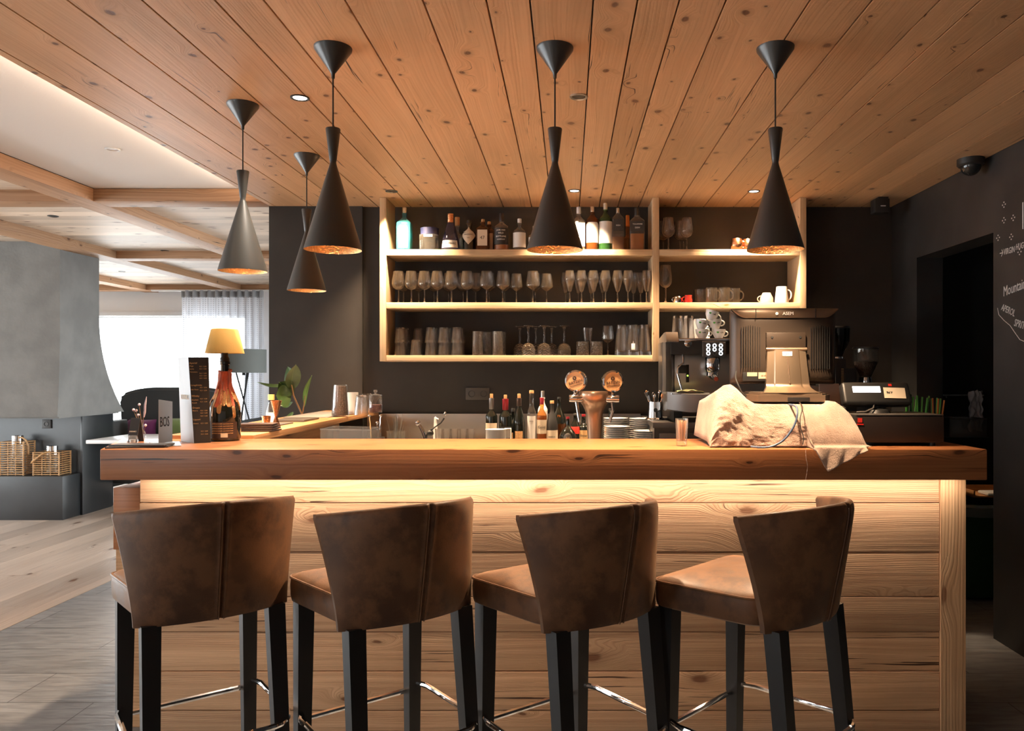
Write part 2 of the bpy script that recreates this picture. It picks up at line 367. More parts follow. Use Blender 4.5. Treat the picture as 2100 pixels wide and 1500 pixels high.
# ---------------------------------------------------------------- special materials
def tile_mat():
    m, nt, b = newmat('slate floor tiles'); L = nt.links.new
    tc = node(nt, 'ShaderNodeTexCoord'); mp = node(nt, 'ShaderNodeMapping'); mp.inputs['Location'].default_value = (.07, -.075, 0); L(tc.outputs['Object'], mp.inputs[0])
    br = node(nt, 'ShaderNodeTexBrick', i_Scale=1.0, offset=.38); L(mp.outputs[0], br.inputs['Vector'])
    br.inputs['Brick Width'].default_value = .93; br.inputs['Row Height'].default_value = .31; br.inputs['Mortar Size'].default_value = .0022; br.inputs['Mortar Smooth'].default_value = 0
    br.inputs['Color1'].default_value = (.170,.180,.190,1); br.inputs['Color2'].default_value = (.225,.237,.25,1); br.inputs['Mortar'].default_value = (.03,.03,.03,1)
    mp2 = node(nt, 'ShaderNodeMapping'); mp2.inputs['Scale'].default_value = (3, 16, 1); L(tc.outputs['Object'], mp2.inputs[0])
    n = node(nt, 'ShaderNodeTexNoise', i_Scale=2.2, i_Detail=6.0, i_Distortion=.6); L(mp2.outputs[0], n.inputs['Vector'])
    f = rng(nt, n.outputs[0], .3, .7, .75, 1.25)
    L(mixc(nt, 1.0, br.outputs['Color'], comb3(nt, f), 'MULTIPLY'), b.inputs['Base Color'])
    b.inputs['Roughness'].default_value = .3; b.inputs['Specular IOR Level'].default_value = .7
    h = mth(nt, 'MULTIPLY_ADD', br.outputs['Fac'], -1.2, n.outputs[0])
    bp = node(nt, 'ShaderNodeBump', i_Strength=.35, i_Distance=.006); L(h, bp.inputs['Height']); L(bp.outputs[0], b.inputs['Normal']); return m
M['tile'] = tile_mat()
def leather_mat():
    m, nt, b = newmat('worn brown nubuck'); L = nt.links.new; tc = node(nt, 'ShaderNodeTexCoord')
    n = node(nt, 'ShaderNodeTexNoise', i_Scale=13.0, i_Detail=6.0, i_Roughness=.62); L(tc.outputs['Object'], n.inputs['Vector'])
    n2 = node(nt, 'ShaderNodeTexNoise', i_Scale=4.0, i_Detail=3.0); L(tc.outputs['Object'], n2.inputs['Vector'])
    c = mixc(nt, rng(nt, n.outputs[0], .40, .62), (.068,.027,.012), (.185,.084,.036)); c = mixc(nt, rng(nt, n2.outputs[0], .4, .7, 0, .6), c, (.24,.115,.048))
    L(c, b.inputs['Base Color']); L(rng(nt, n.outputs[0], .3, .7, .42, .6), b.inputs['Roughness'])
    b.inputs['Sheen Weight'].default_value = .12; b.inputs['Sheen Tint'].default_value = (1,.75,.5,1)
    n3 = node(nt, 'ShaderNodeTexNoise', i_Scale=260.0, i_Detail=3.0); L(tc.outputs['Object'], n3.inputs['Vector'])
    bp = node(nt, 'ShaderNodeBump', i_Strength=.12, i_Distance=.003); L(mth(nt, 'ADD', n3.outputs[0], n.outputs[0]), bp.inputs['Height']); L(bp.outputs[0], b.inputs['Normal']); return m
M['leather'] = leather_mat()
def towel_mat():
    m, nt, b = newmat('terry towel'); L = nt.links.new; tc = node(nt, 'ShaderNodeTexCoord')
    n = node(nt, 'ShaderNodeTexNoise', i_Scale=240.0, i_Detail=4.0, i_Distortion=1.0); L(tc.outputs['Object'], n.inputs['Vector'])
    n2 = node(nt, 'ShaderNodeTexNoise', i_Scale=14.0, i_Detail=3.0); L(tc.outputs['Object'], n2.inputs['Vector'])
    L(mixc(nt, rng(nt, n2.outputs[0], .35, .65), (.42,.29,.22), (.54,.39,.30)), b.inputs['Base Color']); b.inputs['Roughness'].default_value = .95; b.inputs['Sheen Weight'].default_value = .4
    bp = node(nt, 'ShaderNodeBump', i_Strength=.9, i_Distance=.006); L(n.outputs[0], bp.inputs['Height']); L(bp.outputs[0], b.inputs['Normal']); return m
M['towel'] = towel_mat()
def curtain_mat():
    m, nt, b = newmat('sheer dotted curtain'); L = nt.links.new; tc = node(nt, 'ShaderNodeTexCoord')
    vo = node(nt, 'ShaderNodeTexVoronoi', i_Scale=38.0, i_Randomness=.0); L(tc.outputs['Object'], vo.inputs['Vector'])
    nt.nodes.remove(b); out = nt.nodes['Material Output']
    df = node(nt, 'ShaderNodeBsdfDiffuse'); df.inputs[0].default_value = (.28,.29,.31,1); tl = node(nt, 'ShaderNodeBsdfTranslucent'); tl.inputs[0].default_value = (.32,.33,.36,1)
    a = node(nt, 'ShaderNodeAddShader'); L(df.outputs[0], a.inputs[0]); L(tl.outputs[0], a.inputs[1])
    tr = node(nt, 'ShaderNodeBsdfTransparent'); mx = node(nt, 'ShaderNodeMixShader')
    L(rng(nt, vo.outputs[0], .3, .45, .62, .25), mx.inputs[0]); L(a.outputs[0], mx.inputs[1]); L(tr.outputs[0], mx.inputs[2])
    L(mx.outputs[0], out.inputs[0]); return m
M['curtain'] = curtain_mat()

# ---------------------------------------------------------------- room shell
BW = 5.186; RX = 2.15; LX = -8.0; LY = 10.7; BY = -3.0; EX = -1.97   # back wall, right wall, lounge wall, window wall, wall behind, bar ceiling edge
def sbox(name, mat, *a, **k):
    o = MB().box(*a, **k).build(name, mat); return struct(o)
sbox('floor_tiles', M['tile'], -2.95, 3.6, BY, LY, -.1, 0)
fw = MB(); x = LX; 
while x < -2.96:
    w = random.choice((.2,.24,.28)); x1 = min(x+w, -2.953); y = BY
    while y < LY:
        y1 = min(y+random.uniform(1.8, 3.2), LY); fw.box(x+.0008, x1-.0008, y+.0008, y1-.0008, -.03, .001, g=1); y = y1
    x = x1
struct(fw.build('floor_boards', M['floor_wood'])); sbox('floor_base', M['dark_grey'], LX, -2.95, BY, LY, -.1, -.03)
lines = [EX+.035, -1.69,-1.48,-1.26,-1.045,-.9,-.66,-.43,-.242,-.113,.075,.206,.33,.468,.716,.9,1.1,1.22,1.4,1.58,1.77,1.95,RX]
cb = MB()
for a, b_ in zip(lines, lines[1:]): cb.box(a+.0026, b_-.0026, BY, BW, CEIL, CEIL+.03, bev=.0012, g=1, seg=1)
cb.box(EX, EX+.032, BY, BW, CEIL+.0005, CEIL+.11, g=1)
struct(cb.build('ceiling_boards', M['ceil_wood'])); sbox('ceiling_deck', M['black'], EX+.02, 3.6, BY, BW+.2, CEIL+.032, CEIL+.12)
cv = struct(MB().box(EX-.006, EX-.001, .3, 4.98, CEIL+.066, CEIL+.074).build('trim_cove', plain('cove strip', (1,1,1), .5, emit=(1,.82,.68,2.5))))
lamp('cove_light', 'AREA', (EX-.012, 2.6, CEIL+.03), 9, (1,.78,.58), (0, math.radians(100), 0), cv, shape='RECTANGLE', size=.03, size_y=4.6)
# white recessed panel near the bar, boards over the lounge, beam grid
sbox('ceiling_panel', M['white_plaster'], -3.05, EX+.02, BY, 5.03, CEIL+.085, CEIL+.12)
pb = MB(); y = BY
while y < LY:
    y1 = min(y+random.choice((.12,.14,.16)), LY); t = random.random()
    pb.box(LX, -3.10, y+.001, y1-.001, CEIL+.075, CEIL+.1, g=0, tone=t)
    if y > 5.1: pb.box(-3.10, 0.0, y+.001, y1-.001, CEIL+.075, CEIL+.1, g=0, tone=t)
    y = y1
struct(pb.build('ceiling_lounge', M['panel_wood'])); sbox('ceiling_cover', M['black'], LX, 0, BY, LY+.2, CEIL+.121, CEIL+.2)
for k, bx in enumerate((-3.235, -4.54, -5.80, -7.06)):
    struct(MB().box(bx, bx+.185, BY, LY, CEIL, CEIL+.082, bev=.003, g=1).build('ceiling_beam', M['beam_wood']))
for k, (by, w) in enumerate(((5.01,.18), (7.52,.18), (10.38,.2), (1.6,.18))):
    xs = (LX, -7.06, -6.875, -5.80, -5.615, -4.54, -4.355, -3.235, -3.05, 0 if by > 5.1 else EX)
    for j in range(0, len(xs), 2):
        if by == 5.01 and j == 8:
            struct(MB().box(xs[j], xs[j+1], by, by+w, CEIL+.0005, CEIL+.082, bev=.003, g=0).build('ceiling_beam', M['beam_wood']))
        elif by > 5 or j < 8: struct(MB().box(xs[j], xs[j+1], by, by+w, CEIL+.0005, CEIL+.081, bev=.003, g=0).build('ceiling_beam', M['beam_wood']))
# walls
sbox('wall_back', M['dark_wall'], -1.977, 3.6, BW, BW+.2, 0, CEIL+.03)
sbox('wall_pillar', M['dark_wall'], -1.977, -1.36, BW-.03, BW, 0, CEIL)
for y0, y1, z0, z1 in ((BW+.2,5.6,0,CEIL+.08),(9.5,LY,0,CEIL+.08),(5.6,9.5,2.2,CEIL+.08)): sbox('wall_lounge', M['white_wall'], -1.977, -1.8, y0, y1, z0, z1)
w4 = struct(MB().box(-1.92,-1.86,7.70,7.78,0,2.2).build('window_assumed', M['white_metal'])); MB().box(-1.90, -1.895, 5.6, 9.5, 0, 2.2).build('pane', M['glass_pane'], w4)  # unseen opening, assumed here to daylight the lounge floor and stove side
sbox('wall_right', M['chalk_wall'], RX, RX+.16, BY, 3.944, 0, CEIL)
sbox('wall_soffit', M['chalk_wall'], RX, RX+.16, 3.944, 4.81, 2.052, CEIL)
sbox('wall_stub', M['chalk_wall'], RX, RX+.16, 4.81, BW, 0, CEIL)
sbox('wall_passage', M['chalk_wall'], 3.5, 3.6, 3.0, BW, 0, CEIL); sbox('wall_niche', M['chalk_wall'], RX+.16, 3.5, 3.0, 3.1, 0, CEIL)
# window wall (front of the lounge)
wx0, wx1, wz0, wz1 = -7.9, -4.41, .62, 2.15
sbox('wall_front', M['white_wall'], wx1, -1.8, LY, LY+.25, 0, CEIL+.08)
sbox('wall_front', M['white_wall'], LX, wx1, LY, LY+.25, wz1, CEIL+.08); sbox('wall_front', M['white_wall'], LX, wx1, LY, LY+.25, 0, wz0); sbox('wall_front', M['white_wall'], LX, wx0, LY, LY+.25, wz0, wz1)
wf = MB()
for a in (wx0, -6.6, -5.33, wx1-.06): wf.box(a, a+.06, LY+.08, LY+.14, wz0, wz1, bev=.005)
for z in (wz0, wz1-.05): wf.box(wx0, wx1, LY+.08, LY+.14, z, z+.05, bev=.005)
w1 = struct(wf.build('window_1', M['white_metal'])); 
MB().box(wx0, wx1, LY+.105, LY+.111, wz0, wz1).build('pane', M['glass_pane'], w1)
struct(MB().box(wx0, wx1+.05, LY-.12, LY+.02, wz0-.04, wz0, bev=.005).build('trim_sill', M['white_metal']))
struct(MB().box(-7.9, -4.4, LY-.05, LY, 2.12, 2.185, bev=.01).build('trim_1', M['white_metal']))
# side wall with a window, wall behind the viewer with an unseen window added for fill daylight
for z0, z1, y0, y1 in ((0,.3,BY,LY),(2.3,CEIL+.08,BY,LY),(.3,2.3,BY,.5),(.3,2.3,7.3,LY)): sbox('wall_left', M['white_wall'], LX-.2, LX, y0, y1, z0, z1)
w2 = struct(MB().box(LX-.12, LX-.06, 2.4, 2.47, .3, 2.3).box(LX-.12, LX-.06, 4.8, 4.87, .3, 2.3).build('window_2', M['white_metal'])); MB().box(LX-.1, LX-.095, .5, 7.3, .3, 2.3).build('pane', M['glass_pane'], w2)
for x0, x1, z0, z1 in ((LX,-6.5,0,CEIL+.1),(-5.2,RX+.2,0,CEIL+.1),(-6.5,-5.2,0,.5),(-6.5,-5.2,2.3,CEIL+.1)): sbox('wall_rear', M['white_plaster'], x0, x1, BY-.2, BY, z0, z1)
w3 = struct(MB().box(-5.88, -5.82, BY-.14, BY-.08, .5, 2.3).build('window_fill', M['white_metal'])); MB().box(-6.5, -5.2, BY-.1, BY-.095, .5, 2.3).build('pane', M['glass_pane'], w3)
# terrace railing outside
rl = thing('terrace_railing', 'pale metal railing of the terrace outside the lounge window', 'railing', (-5.6, 12.6, 0))
mb = MB(); mb.box(-2.4, 3, -.02, .02, 1.05, 1.09); mb.build('handrail', M['white_metal'], rl)
for i in range(4): MB().box(-2.1+i*1.3, -2.06+i*1.3, -.02, .02, 0, 1.05).build('post', M['white_metal'], rl)
sbox('ground_terrace', M['white_plaster'], -14, 4, LY+.25, 15, -.1, 0)

# chalk writing on the chalkboard wall: reads towards the viewer
def chalk(txt, px, py, size, tilt=0):
    D = RX*F/(px-CX); z = Z(py, D)
    mt = Matrix.Translation((RX-.0006, D, z)) @ Matrix.Rotation(-PI/2, 4, 'Z') @ Matrix.Rotation(PI/2, 4, 'X') @ Matrix.Rotation(tilt, 4, 'Z')
    return mt
ch = MB()
for t_, px, py, s_, tl_ in (('\u2192', 2049, 521, .04, 0), ('VIRGIN', 2058, 518, .030, 0), ('HUGO', 2083, 508, .030, 0), ('Mountain', 2057, 600, .050, .12), ('APEROL', 2054, 630, .034, -.35), ('SPRITZ', 2080, 662, .036, -.25)):
    ch.text(t_, s_, chalk(t_, px, py, s_, tl_) @ Matrix.Diagonal((1,1.4,1,1)), align='LEFT', shear=.2)
for px, py in ((2059,420),(2078,447),(2047,488),(2059,452),(2074,486),(2091,517)):
    D = RX*F/(px-CX)
    for dy, dz in ((0,.012),(.012,0),(-.012,0),(0,-.012)): ch.box(RX-.0009, RX-.0002, D+dy-.004, D+dy+.004, Z(py, D)+dz-.003, Z(py, D)+dz+.003)
D = RX*F/(2098-CX); ch.box(RX-.001, RX-.0002, D-.004, D+.004, Z(470, D), Z(415, D))
pts = [P(px, py, RX*F/(px-CX))-Vector((.001,0,0)) for px, py in ((2046,632),(2049,646),(2060,658),(2072,668),(2080,680),(2092,697),(2105,702))]
ch.tube(pts, .0016, 5)
o = struct(ch.build('trim_writing', M['chalk']))

# sockets
def socket(label, loc, n, mat):
    t = thing('wall_socket', label, 'socket', loc)
    mb = MB(); mb.box(-.04*n, .04*n, -.012, 0, -.04, .04, bev=.004); mb.build('cover_plate', mat, t)
    for i in range(n):
        cx = (i-(n-1)/2)*.08
        r = MB().lathe([(.022,0),(.022,.003),(.019,.003),(.018,-.004),(.0001,-.004)], (cx,-.013,0), 20, mat=Matrix.Rotation(PI/2,4,'X')).build('outlet', M['black'], t)
socket('double black wall socket behind the wine bottles', (X(980,BW), BW, Z(808,BW)), 2, M['dark_grey'])

# ---------------------------------------------------------------- stove with plaster hood
fp = thing('masonry_stove', 'grey plaster stove hood above a black steel fireplace with a bench', 'fireplace', (-5.6, 7.1, 0))
def hood(u, v):   # u along footprint (front left -> corner -> back), v height
    zt, zb = CEIL+.08, .948
    z = zb+(zt-zb)*v; fl = (max(0, 1-v/.62))**2.2
    front = -.12+(-.02)*fl; cx = 1.055-.01*fl; back = .42+.42*fl; bx = 1.08+.0*fl
    if u < .5: s = u/.5; return Vector((-2.2+(cx+2.2)*s, front, z))
    s = (u-.5)/.5; return Vector((cx+(bx-cx)*s, front+(back-front)*s, z))
mb = MB(); mb.grid(hood, 21, 30, smooth=True)
mb.box(-2.2, 1.0, .0, .6, .95, .97); mb.build('hood', M['grey_plaster'], fp, sharp=25)
MB().box(-2.2, 1.05, -.13, .8, .935, .949).build('hood_rim', M['grey_plaster'], fp)
MB().box(-2.2, 1.0, 0, .3, 0, .40, bev=.003).build('bench', M['black_steel'], fp)
MB().box(-2.2, .995, .27, .8, 0, .935).build('firebox_wall', M['black_steel'], fp)
MB().box(1.0, 1.02, .26, .74, 0, .935, bev=.002).build('side_plate', M['black_steel'], fp)
sk = MB().box(X(88,7.37)+5.6, X(106,7.37)+5.6, .255, .27, Z(879,7.37), Z(861,7.37), bev=.004).build('socket_plate', M['dark_grey'], fp)
cxs = X(97,7.37)+5.6; MB().lathe([(.022,0),(.022,.003),(.018,.003),(.017,-.002),(.0001,-.002)], (cxs,.254,Z(870,7.37)), 16, mat=Matrix.Rotation(PI/2,4,'X')).build('outlet', M['black'], sk)
def lantern(px, w, h, label, side):
    D = 7.24; t = thing('wicker_lantern', label, 'lantern', (X(px,D), D, .40), group=None)
    fr = MB()
    for sx in (-1,1):
        for sy in (-1,1): fr.tube([(sx*w/2, sy*w*.35, 0),(sx*w/2, sy*w*.35, h)], .007)
    for sx in (-.33,.33):
        for sy in (-1,1): fr.tube([(sx*w/2, sy*w*.35, 0),(sx*w/2, sy*w*.35, h)], .004)
    fr.build('frame', M['wicker'], t)
    sl = MB(); n = int(h/.021)
    for i in range(n+1):
        z = .01+i*(h-.015)/n; q = [(-w/2-.005,-w*.36,z),(w/2+.005,-w*.36,z),(w/2+.005,w*.36,z),(-w/2-.005,w*.36,z)]
        for a in range(4): sl.tube([q[a], q[(a+1)%4]], .0042, 6)
    sl.build('weave', M['wicker'], t)
    MB().lathe([(.0001,.02),(.045,.02),(.045,h),(.043,h),(.043,.025),(.0001,.025)], seg=20).build('glass_insert', M['glass'], t)
    MB().lathe([(.046,h-.03),(.046,h+.05),(.042,h+.05),(.042,h-.03)], seg=20).build('metal_collar', M['chrome'], t)
    MB().lathe([(.0001,.03),(.03,.03),(.03,.1),(.0001,.1)], seg=16).build('candle', M['white_cer'], t)
    if side > 0: pts = [(0,-.02,h+.03),(w*.3,-.03,h+.035),(w*.5,-.04,h+.01),(w*.6,-.04,h-.05),(w*.6,-.04,h-.12)]
    else: pts = [(w*.05,-.03,h+.01),(-w*.15,-w*.4,h-.02),(-w*.45,-w*.45,h-.08),(-w*.58,-w*.35,h-.1),(-w*.55,-w*.2,h-.06)]
    MB().tube(pts, .008).build('handle', M['wicker'], t)
lantern(36, .215, .31, 'taller wicker lantern on the black fireplace bench', 1)
lantern(107, .235, .215, 'shorter wicker lantern on the black fireplace bench', -1)

# ---------------------------------------------------------------- lounge furniture
def sofa(x0, x1, D, ztop, label, wing=.25):
    t = thing('sofa', label, 'sofa', ((x0+x1)/2, D, 0)); w = (x1-x0)/2
    pr = []
    for k in range(9): a = PI/2*k/8; pr.append((-w+wing*(1-math.sin(a))*.45, 0, ztop-.10*(1-math.cos(a)) - (.09 if False else 0)))
    poly = [(-w+.06,0,.1),(-w,0,ztop-.13),(-w+.03,0,ztop-.07),(-w+.14,0,ztop-.03),(-w+.32,0,ztop),(w-.32,0,ztop),(w-.14,0,ztop-.03),(w-.03,0,ztop-.07),(w,0,ztop-.13),(w-.06,0,.1)]
    bb = bmesh.new(); vs_ = [bb.verts.new(p) for p in poly]; f_ = bb.faces.new(vs_); e = bmesh.ops.extrude_face_region(bb, geom=[f_])
    for v in e['geom']:
        if isinstance(v, bmesh.types.BMVert): v.co.y += .12
    bmesh.ops.recalc_face_normals(bb, faces=bb.faces); bmesh.ops.bevel(bb, geom=list(bb.edges), offset=.03, segments=3, affect='EDGES'); bb.verts.index_update()
    mb = MB(); mb.add([v.co.copy() for v in bb.verts], [[v.index for v in f.verts] for f in bb.faces]); bb.free(); mb.build('backrest', M['grey_fab'], t)
    MB().box(-w+.1, w-.1, -.62, .0, .2, .44, bev=.04).build('seat', M['grey_fab'], t)
    for sx in (-1,1): MB().box(sx*(w-.06)-.06, sx*(w-.06)+.06, -.5, .05, .12, ztop-.35, bev=.04).build('armrest', M['grey_fab'], t)
    for sx in (-1,1):
        for sy in (-.55,0): MB().tube([(sx*(w-.15), sy, .2),(sx*(w-.13), sy, 0)], [.02,.012]).build('leg', M['black'], t)
    return t
def cushion(px, D, y0, y1, w, mat, label):
    z0 = Z(y1, D); h = Z(y0, D)-z0; t = MB()
    def fn(u, v):
        a = u*2-1; b_ = v*2-1; e = (1-abs(a)**3)*(1-abs(b_)**3); return a, b_, e
    for sgn in (1,-1):
        t.grid(lambda u, v: Vector(((fn(u,v)[0])*w/2*(1-.06*(1-fn(u,v)[1]**2)), -sgn*.07*max(fn(u,v)[2],0)**.5-.04, h/2+fn(u,v)[1]*h/2*(1-.06*(1-fn(u,v)[0]**2)))) , 14, 14)
    o = t.build('cushion', mat, loc=(X(px,D), D, z0)); return tag(o, label, 'cushion')
sofa(X(243,8.6), X(478,8.6), 8.6, Z(795,8.6), 'dark grey high-backed sofa under the lounge window')
cushion(295, 8.5, 860, 903, .32, M['purple'], 'purple cushion on the dark grey sofa'); cushion(364, 8.5, 857, 898, .3, M['green_fab'], 'green cushion on the dark grey sofa')
ar = thing('armchair', 'dark armchair beyond the return counter near the floor lamp', 'armchair', (X(530,7.6), 7.6, 0))
zt = Z(842,7.6)
MB().prism([(-.42,0,.15),(-.36,0,zt-.13),(.42,0,zt+.0),(.42,0,.15)], (0,.1,0)).build('backrest', M['grey_fab'], ar)
MB().box(-.35,.4,-.5,0,.2,.42,bev=.04).build('seat', M['grey_fab'], ar)
for sx in (-.33,.36): MB().tube([(sx,-.42,.2),(sx,-.42,0)], .015).build('leg', M['black'], ar); MB().tube([(sx,.05,.2),(sx,.05,0)], .015).build('leg', M['black'], ar)
tb = thing('lounge_table', 'white lounge table in front of the dark grey sofa', 'table', (X(300,7.4), 7.4, 0))
MB().box(-.36,.5,-.35,.35,.70,.735,bev=.008).build('tabletop', M['white_metal'], tb); MB().lathe([(.03,.03),(.03,.70)],seg=16).build('pedestal', M['steel'], tb); MB().lathe([(.0001,.0),(.25,0),(.25,.02),(.03,.03)],seg=24).build('base', M['steel'], tb)
fl = thing('floor_lamp', 'tripod floor lamp with a wide grey drum shade by the curtain', 'lamp', (X(500,9.4), 9.4, 0))
s1, s2 = Z(765,9.4), Z(717,9.4); r_ = 43.5*9.4/F
MB().lathe([(r_,s1),(r_,s2),(r_-.006,s2),(r_-.006,s1),(r_,s1)], seg=36).build('lamp_shade', M['grey_shade'], fl)
for k in range(3):
    a = k*2*PI/3+.5; MB().tube([(-.09*math.cos(a),-.09*math.sin(a),s1+.02),(.26*math.cos(a),.26*math.sin(a),0)], .009).build('leg', M['black'], fl)
MB().tube([(0,0,s1-.03),(0,0,s1+.1)],.02).build('socket', M['black'], fl)
# curtain
cu = MB(); c0, c1 = X(373,10.35), X(541,10.35)
def cf(u, v):
    z = .05+(CEIL-.02-.05)*v; am = .035*(1-.3*v); return Vector((c0+(c1-c0)*u, 10.35+am*math.sin(u*2*PI*11)+.008*math.sin(u*50), z))
ct = thing('window_curtain', 'sheer grey dotted curtain hanging at the lounge window', 'curtain', (0,0,0))
cu.grid(cf, 160, 12); cu.build('fabric', M['curtain'], ct)
hd = MB(); 
def hf(u, v): return Vector((c0+(c1-c0)*u, 10.335+.035*math.sin(u*2*PI*11), CEIL-.10+.09*v))
hd.grid(hf, 160, 3); hd.build('heading_tape', plain('curtain heading', (.36,.37,.39), .9), ct)
MB().box(c0-.4, c1+.2, 10.33, 10.37, CEIL-.02, CEIL+.0, bev=.003).build('curtain_rail', M['white_metal'], ct)
# ---------------------------------------------------------------- the bar
SLF, SLB, SX0, SX1 = 2.667, 3.10, -1.60, 1.433; SLB_Z = CT-.105
tp = MB(); tp.box(SX0, SX1, SLF, SLB, SLB_Z, CT, bev=.004, g=0, tone=.5)
tp.v = [(x-(y-SLF)*.40 if x < SX0+.05 else x, y, z) for x, y, z in tp.v]   # the lounge end runs out at an angle
o = tp.build('bar_countertop', M['slab_wood']); tag(o, 'thick dark larch countertop along the front of the bar', 'countertop')
PF = 2.82; PX0, PX1 = X(286,PF), X(1980,PF)
bar = thing('bar_counter', 'bar front clad in weathered larch boards under the thick countertop', 'bar counter', (0, PF, 0))
mb = MB(); ys = [985,1032,1133,1225,1297,1378,1458,1530,1600]; zs = [SLB_Z]+[Z(y,PF) for y in ys[1:-1]]+[0.0]
for a, b_ in zip(zs, zs[1:]): mb.box(PX0, X(1927,PF), random.uniform(0,.004), .03, b_+.0015, a-.0015, bev=.002, g=0, tone=random.uniform(.2,.9))
mb.box(PX0, PX1, .03, .06, 0, SLB_Z)
mb.build('front_panel', M['front_wood'], bar)
MB().box(X(1928,PF), PX1, -.004, .06, 0, SLB_Z, bev=.003, g=2, tone=.6).build('end_post', M['post_wood'], bar)
MB().box(PX1-.03, PX1, .06, .24, 0, SLB_Z, g=2).build('side_panel', M['post_wood'], bar)
ld = MB().box(PX0+.02, PX1-.02, -.075, -.063, SLB_Z-.009, SLB_Z-.001).build('led_strip', M['led'], bar)
lamp('led_light', 'AREA', ((PX0+PX1)/2, -.068, SLB_Z-.011), 5.0, color=(1,.82,.66), rot=(math.radians(28),0,0), parent=bar, shape='RECTANGLE', size=PX1-PX0-.06, size_y=.012)
# side block and return
sb = thing('side_bench', 'reddish wooden block at the outer end of the bar beside the first stool', 'bench', (0, 2.95, 0))
x0, x1 = X(232,2.95), X(287,2.95)
MB().box(x0, x1, 0, .62, Z(1128,2.95), Z(1001,2.95), bev=.003, g=1).build('timber_block', M['slab_wood'], sb)
MB().box(x0+.008, x1, .005, .60, 0, Z(1128,2.95), g=0).build('lower_boards', M['post_wood'], sb)
RT = 1.095; RX0, RX1 = -1.60, -1.25
o = MB().box(RX0, RX1, SLB+.0, BW-.035, RT-.028, RT, bev=.003, g=1, tone=.6).build('return_countertop', M['return_wood']); tag(o, 'thin oak countertop running back from the bar to the wall', 'countertop')
rc = thing('return_counter', 'wooden side wall of the bar under the thin oak countertop', 'bar counter', (-1.45, 4.1, 0))
MB().box(-.11, -.06, -.98, 1.05, 0, RT-.028, g=1).build('outer_boards', M['front_wood'], rc); MB().box(-.06, .12, -.98, 1.05, .0, .80).build('steel_cabinet', M['steel_dark'], rc)
# working counters behind
ic = thing('prep_counter', 'steel working counter hidden just behind the bar front', 'counter', (0, 3.1, 0))
MB().box(-1.2, 1.35, .02, .50, .84, .88, bev=.003).build('worktop', M['steel'], ic); MB().box(-1.2, 1.35, -.20, .46, .05, .84).build('cabinet_body', M['steel_dark'], ic)
bc = thing('back_counter', 'steel back counter with splashback below the bottle shelves', 'counter', (0, 4.45, 0))
MB().box(-1.33, .48, 0, .72, .86, .90, bev=.003).build('worktop', M['steel'], bc); MB().box(-1.33, .48, .03, .72, .05, .86).build('cabinet_body', M['steel_dark'], bc)
MB().box(-1.33, .48, .715, .725, .90, 1.072, bev=.001).build('splashback', M['steel'], bc)
rc2 = thing('raised_steel_cabinet', 'raised steel cabinet carrying the coffee machine', 'cabinet', (0, 4.42, 0))
MB().box(.48, 2.1, 0, .75, 1.03, 1.062, bev=.003).build('worktop', M['steel_dark'], rc2); MB().box(.49, 2.1, .02, .75, .05, 1.03).build('cabinet_body', M['steel_dark'], rc2)
for k in range(3): MB().box(.52+k*.5, .99+k*.5, .008, .02, .6, 1.0, bev=.004).build('drawer_front', M['steel_dark'], rc2)

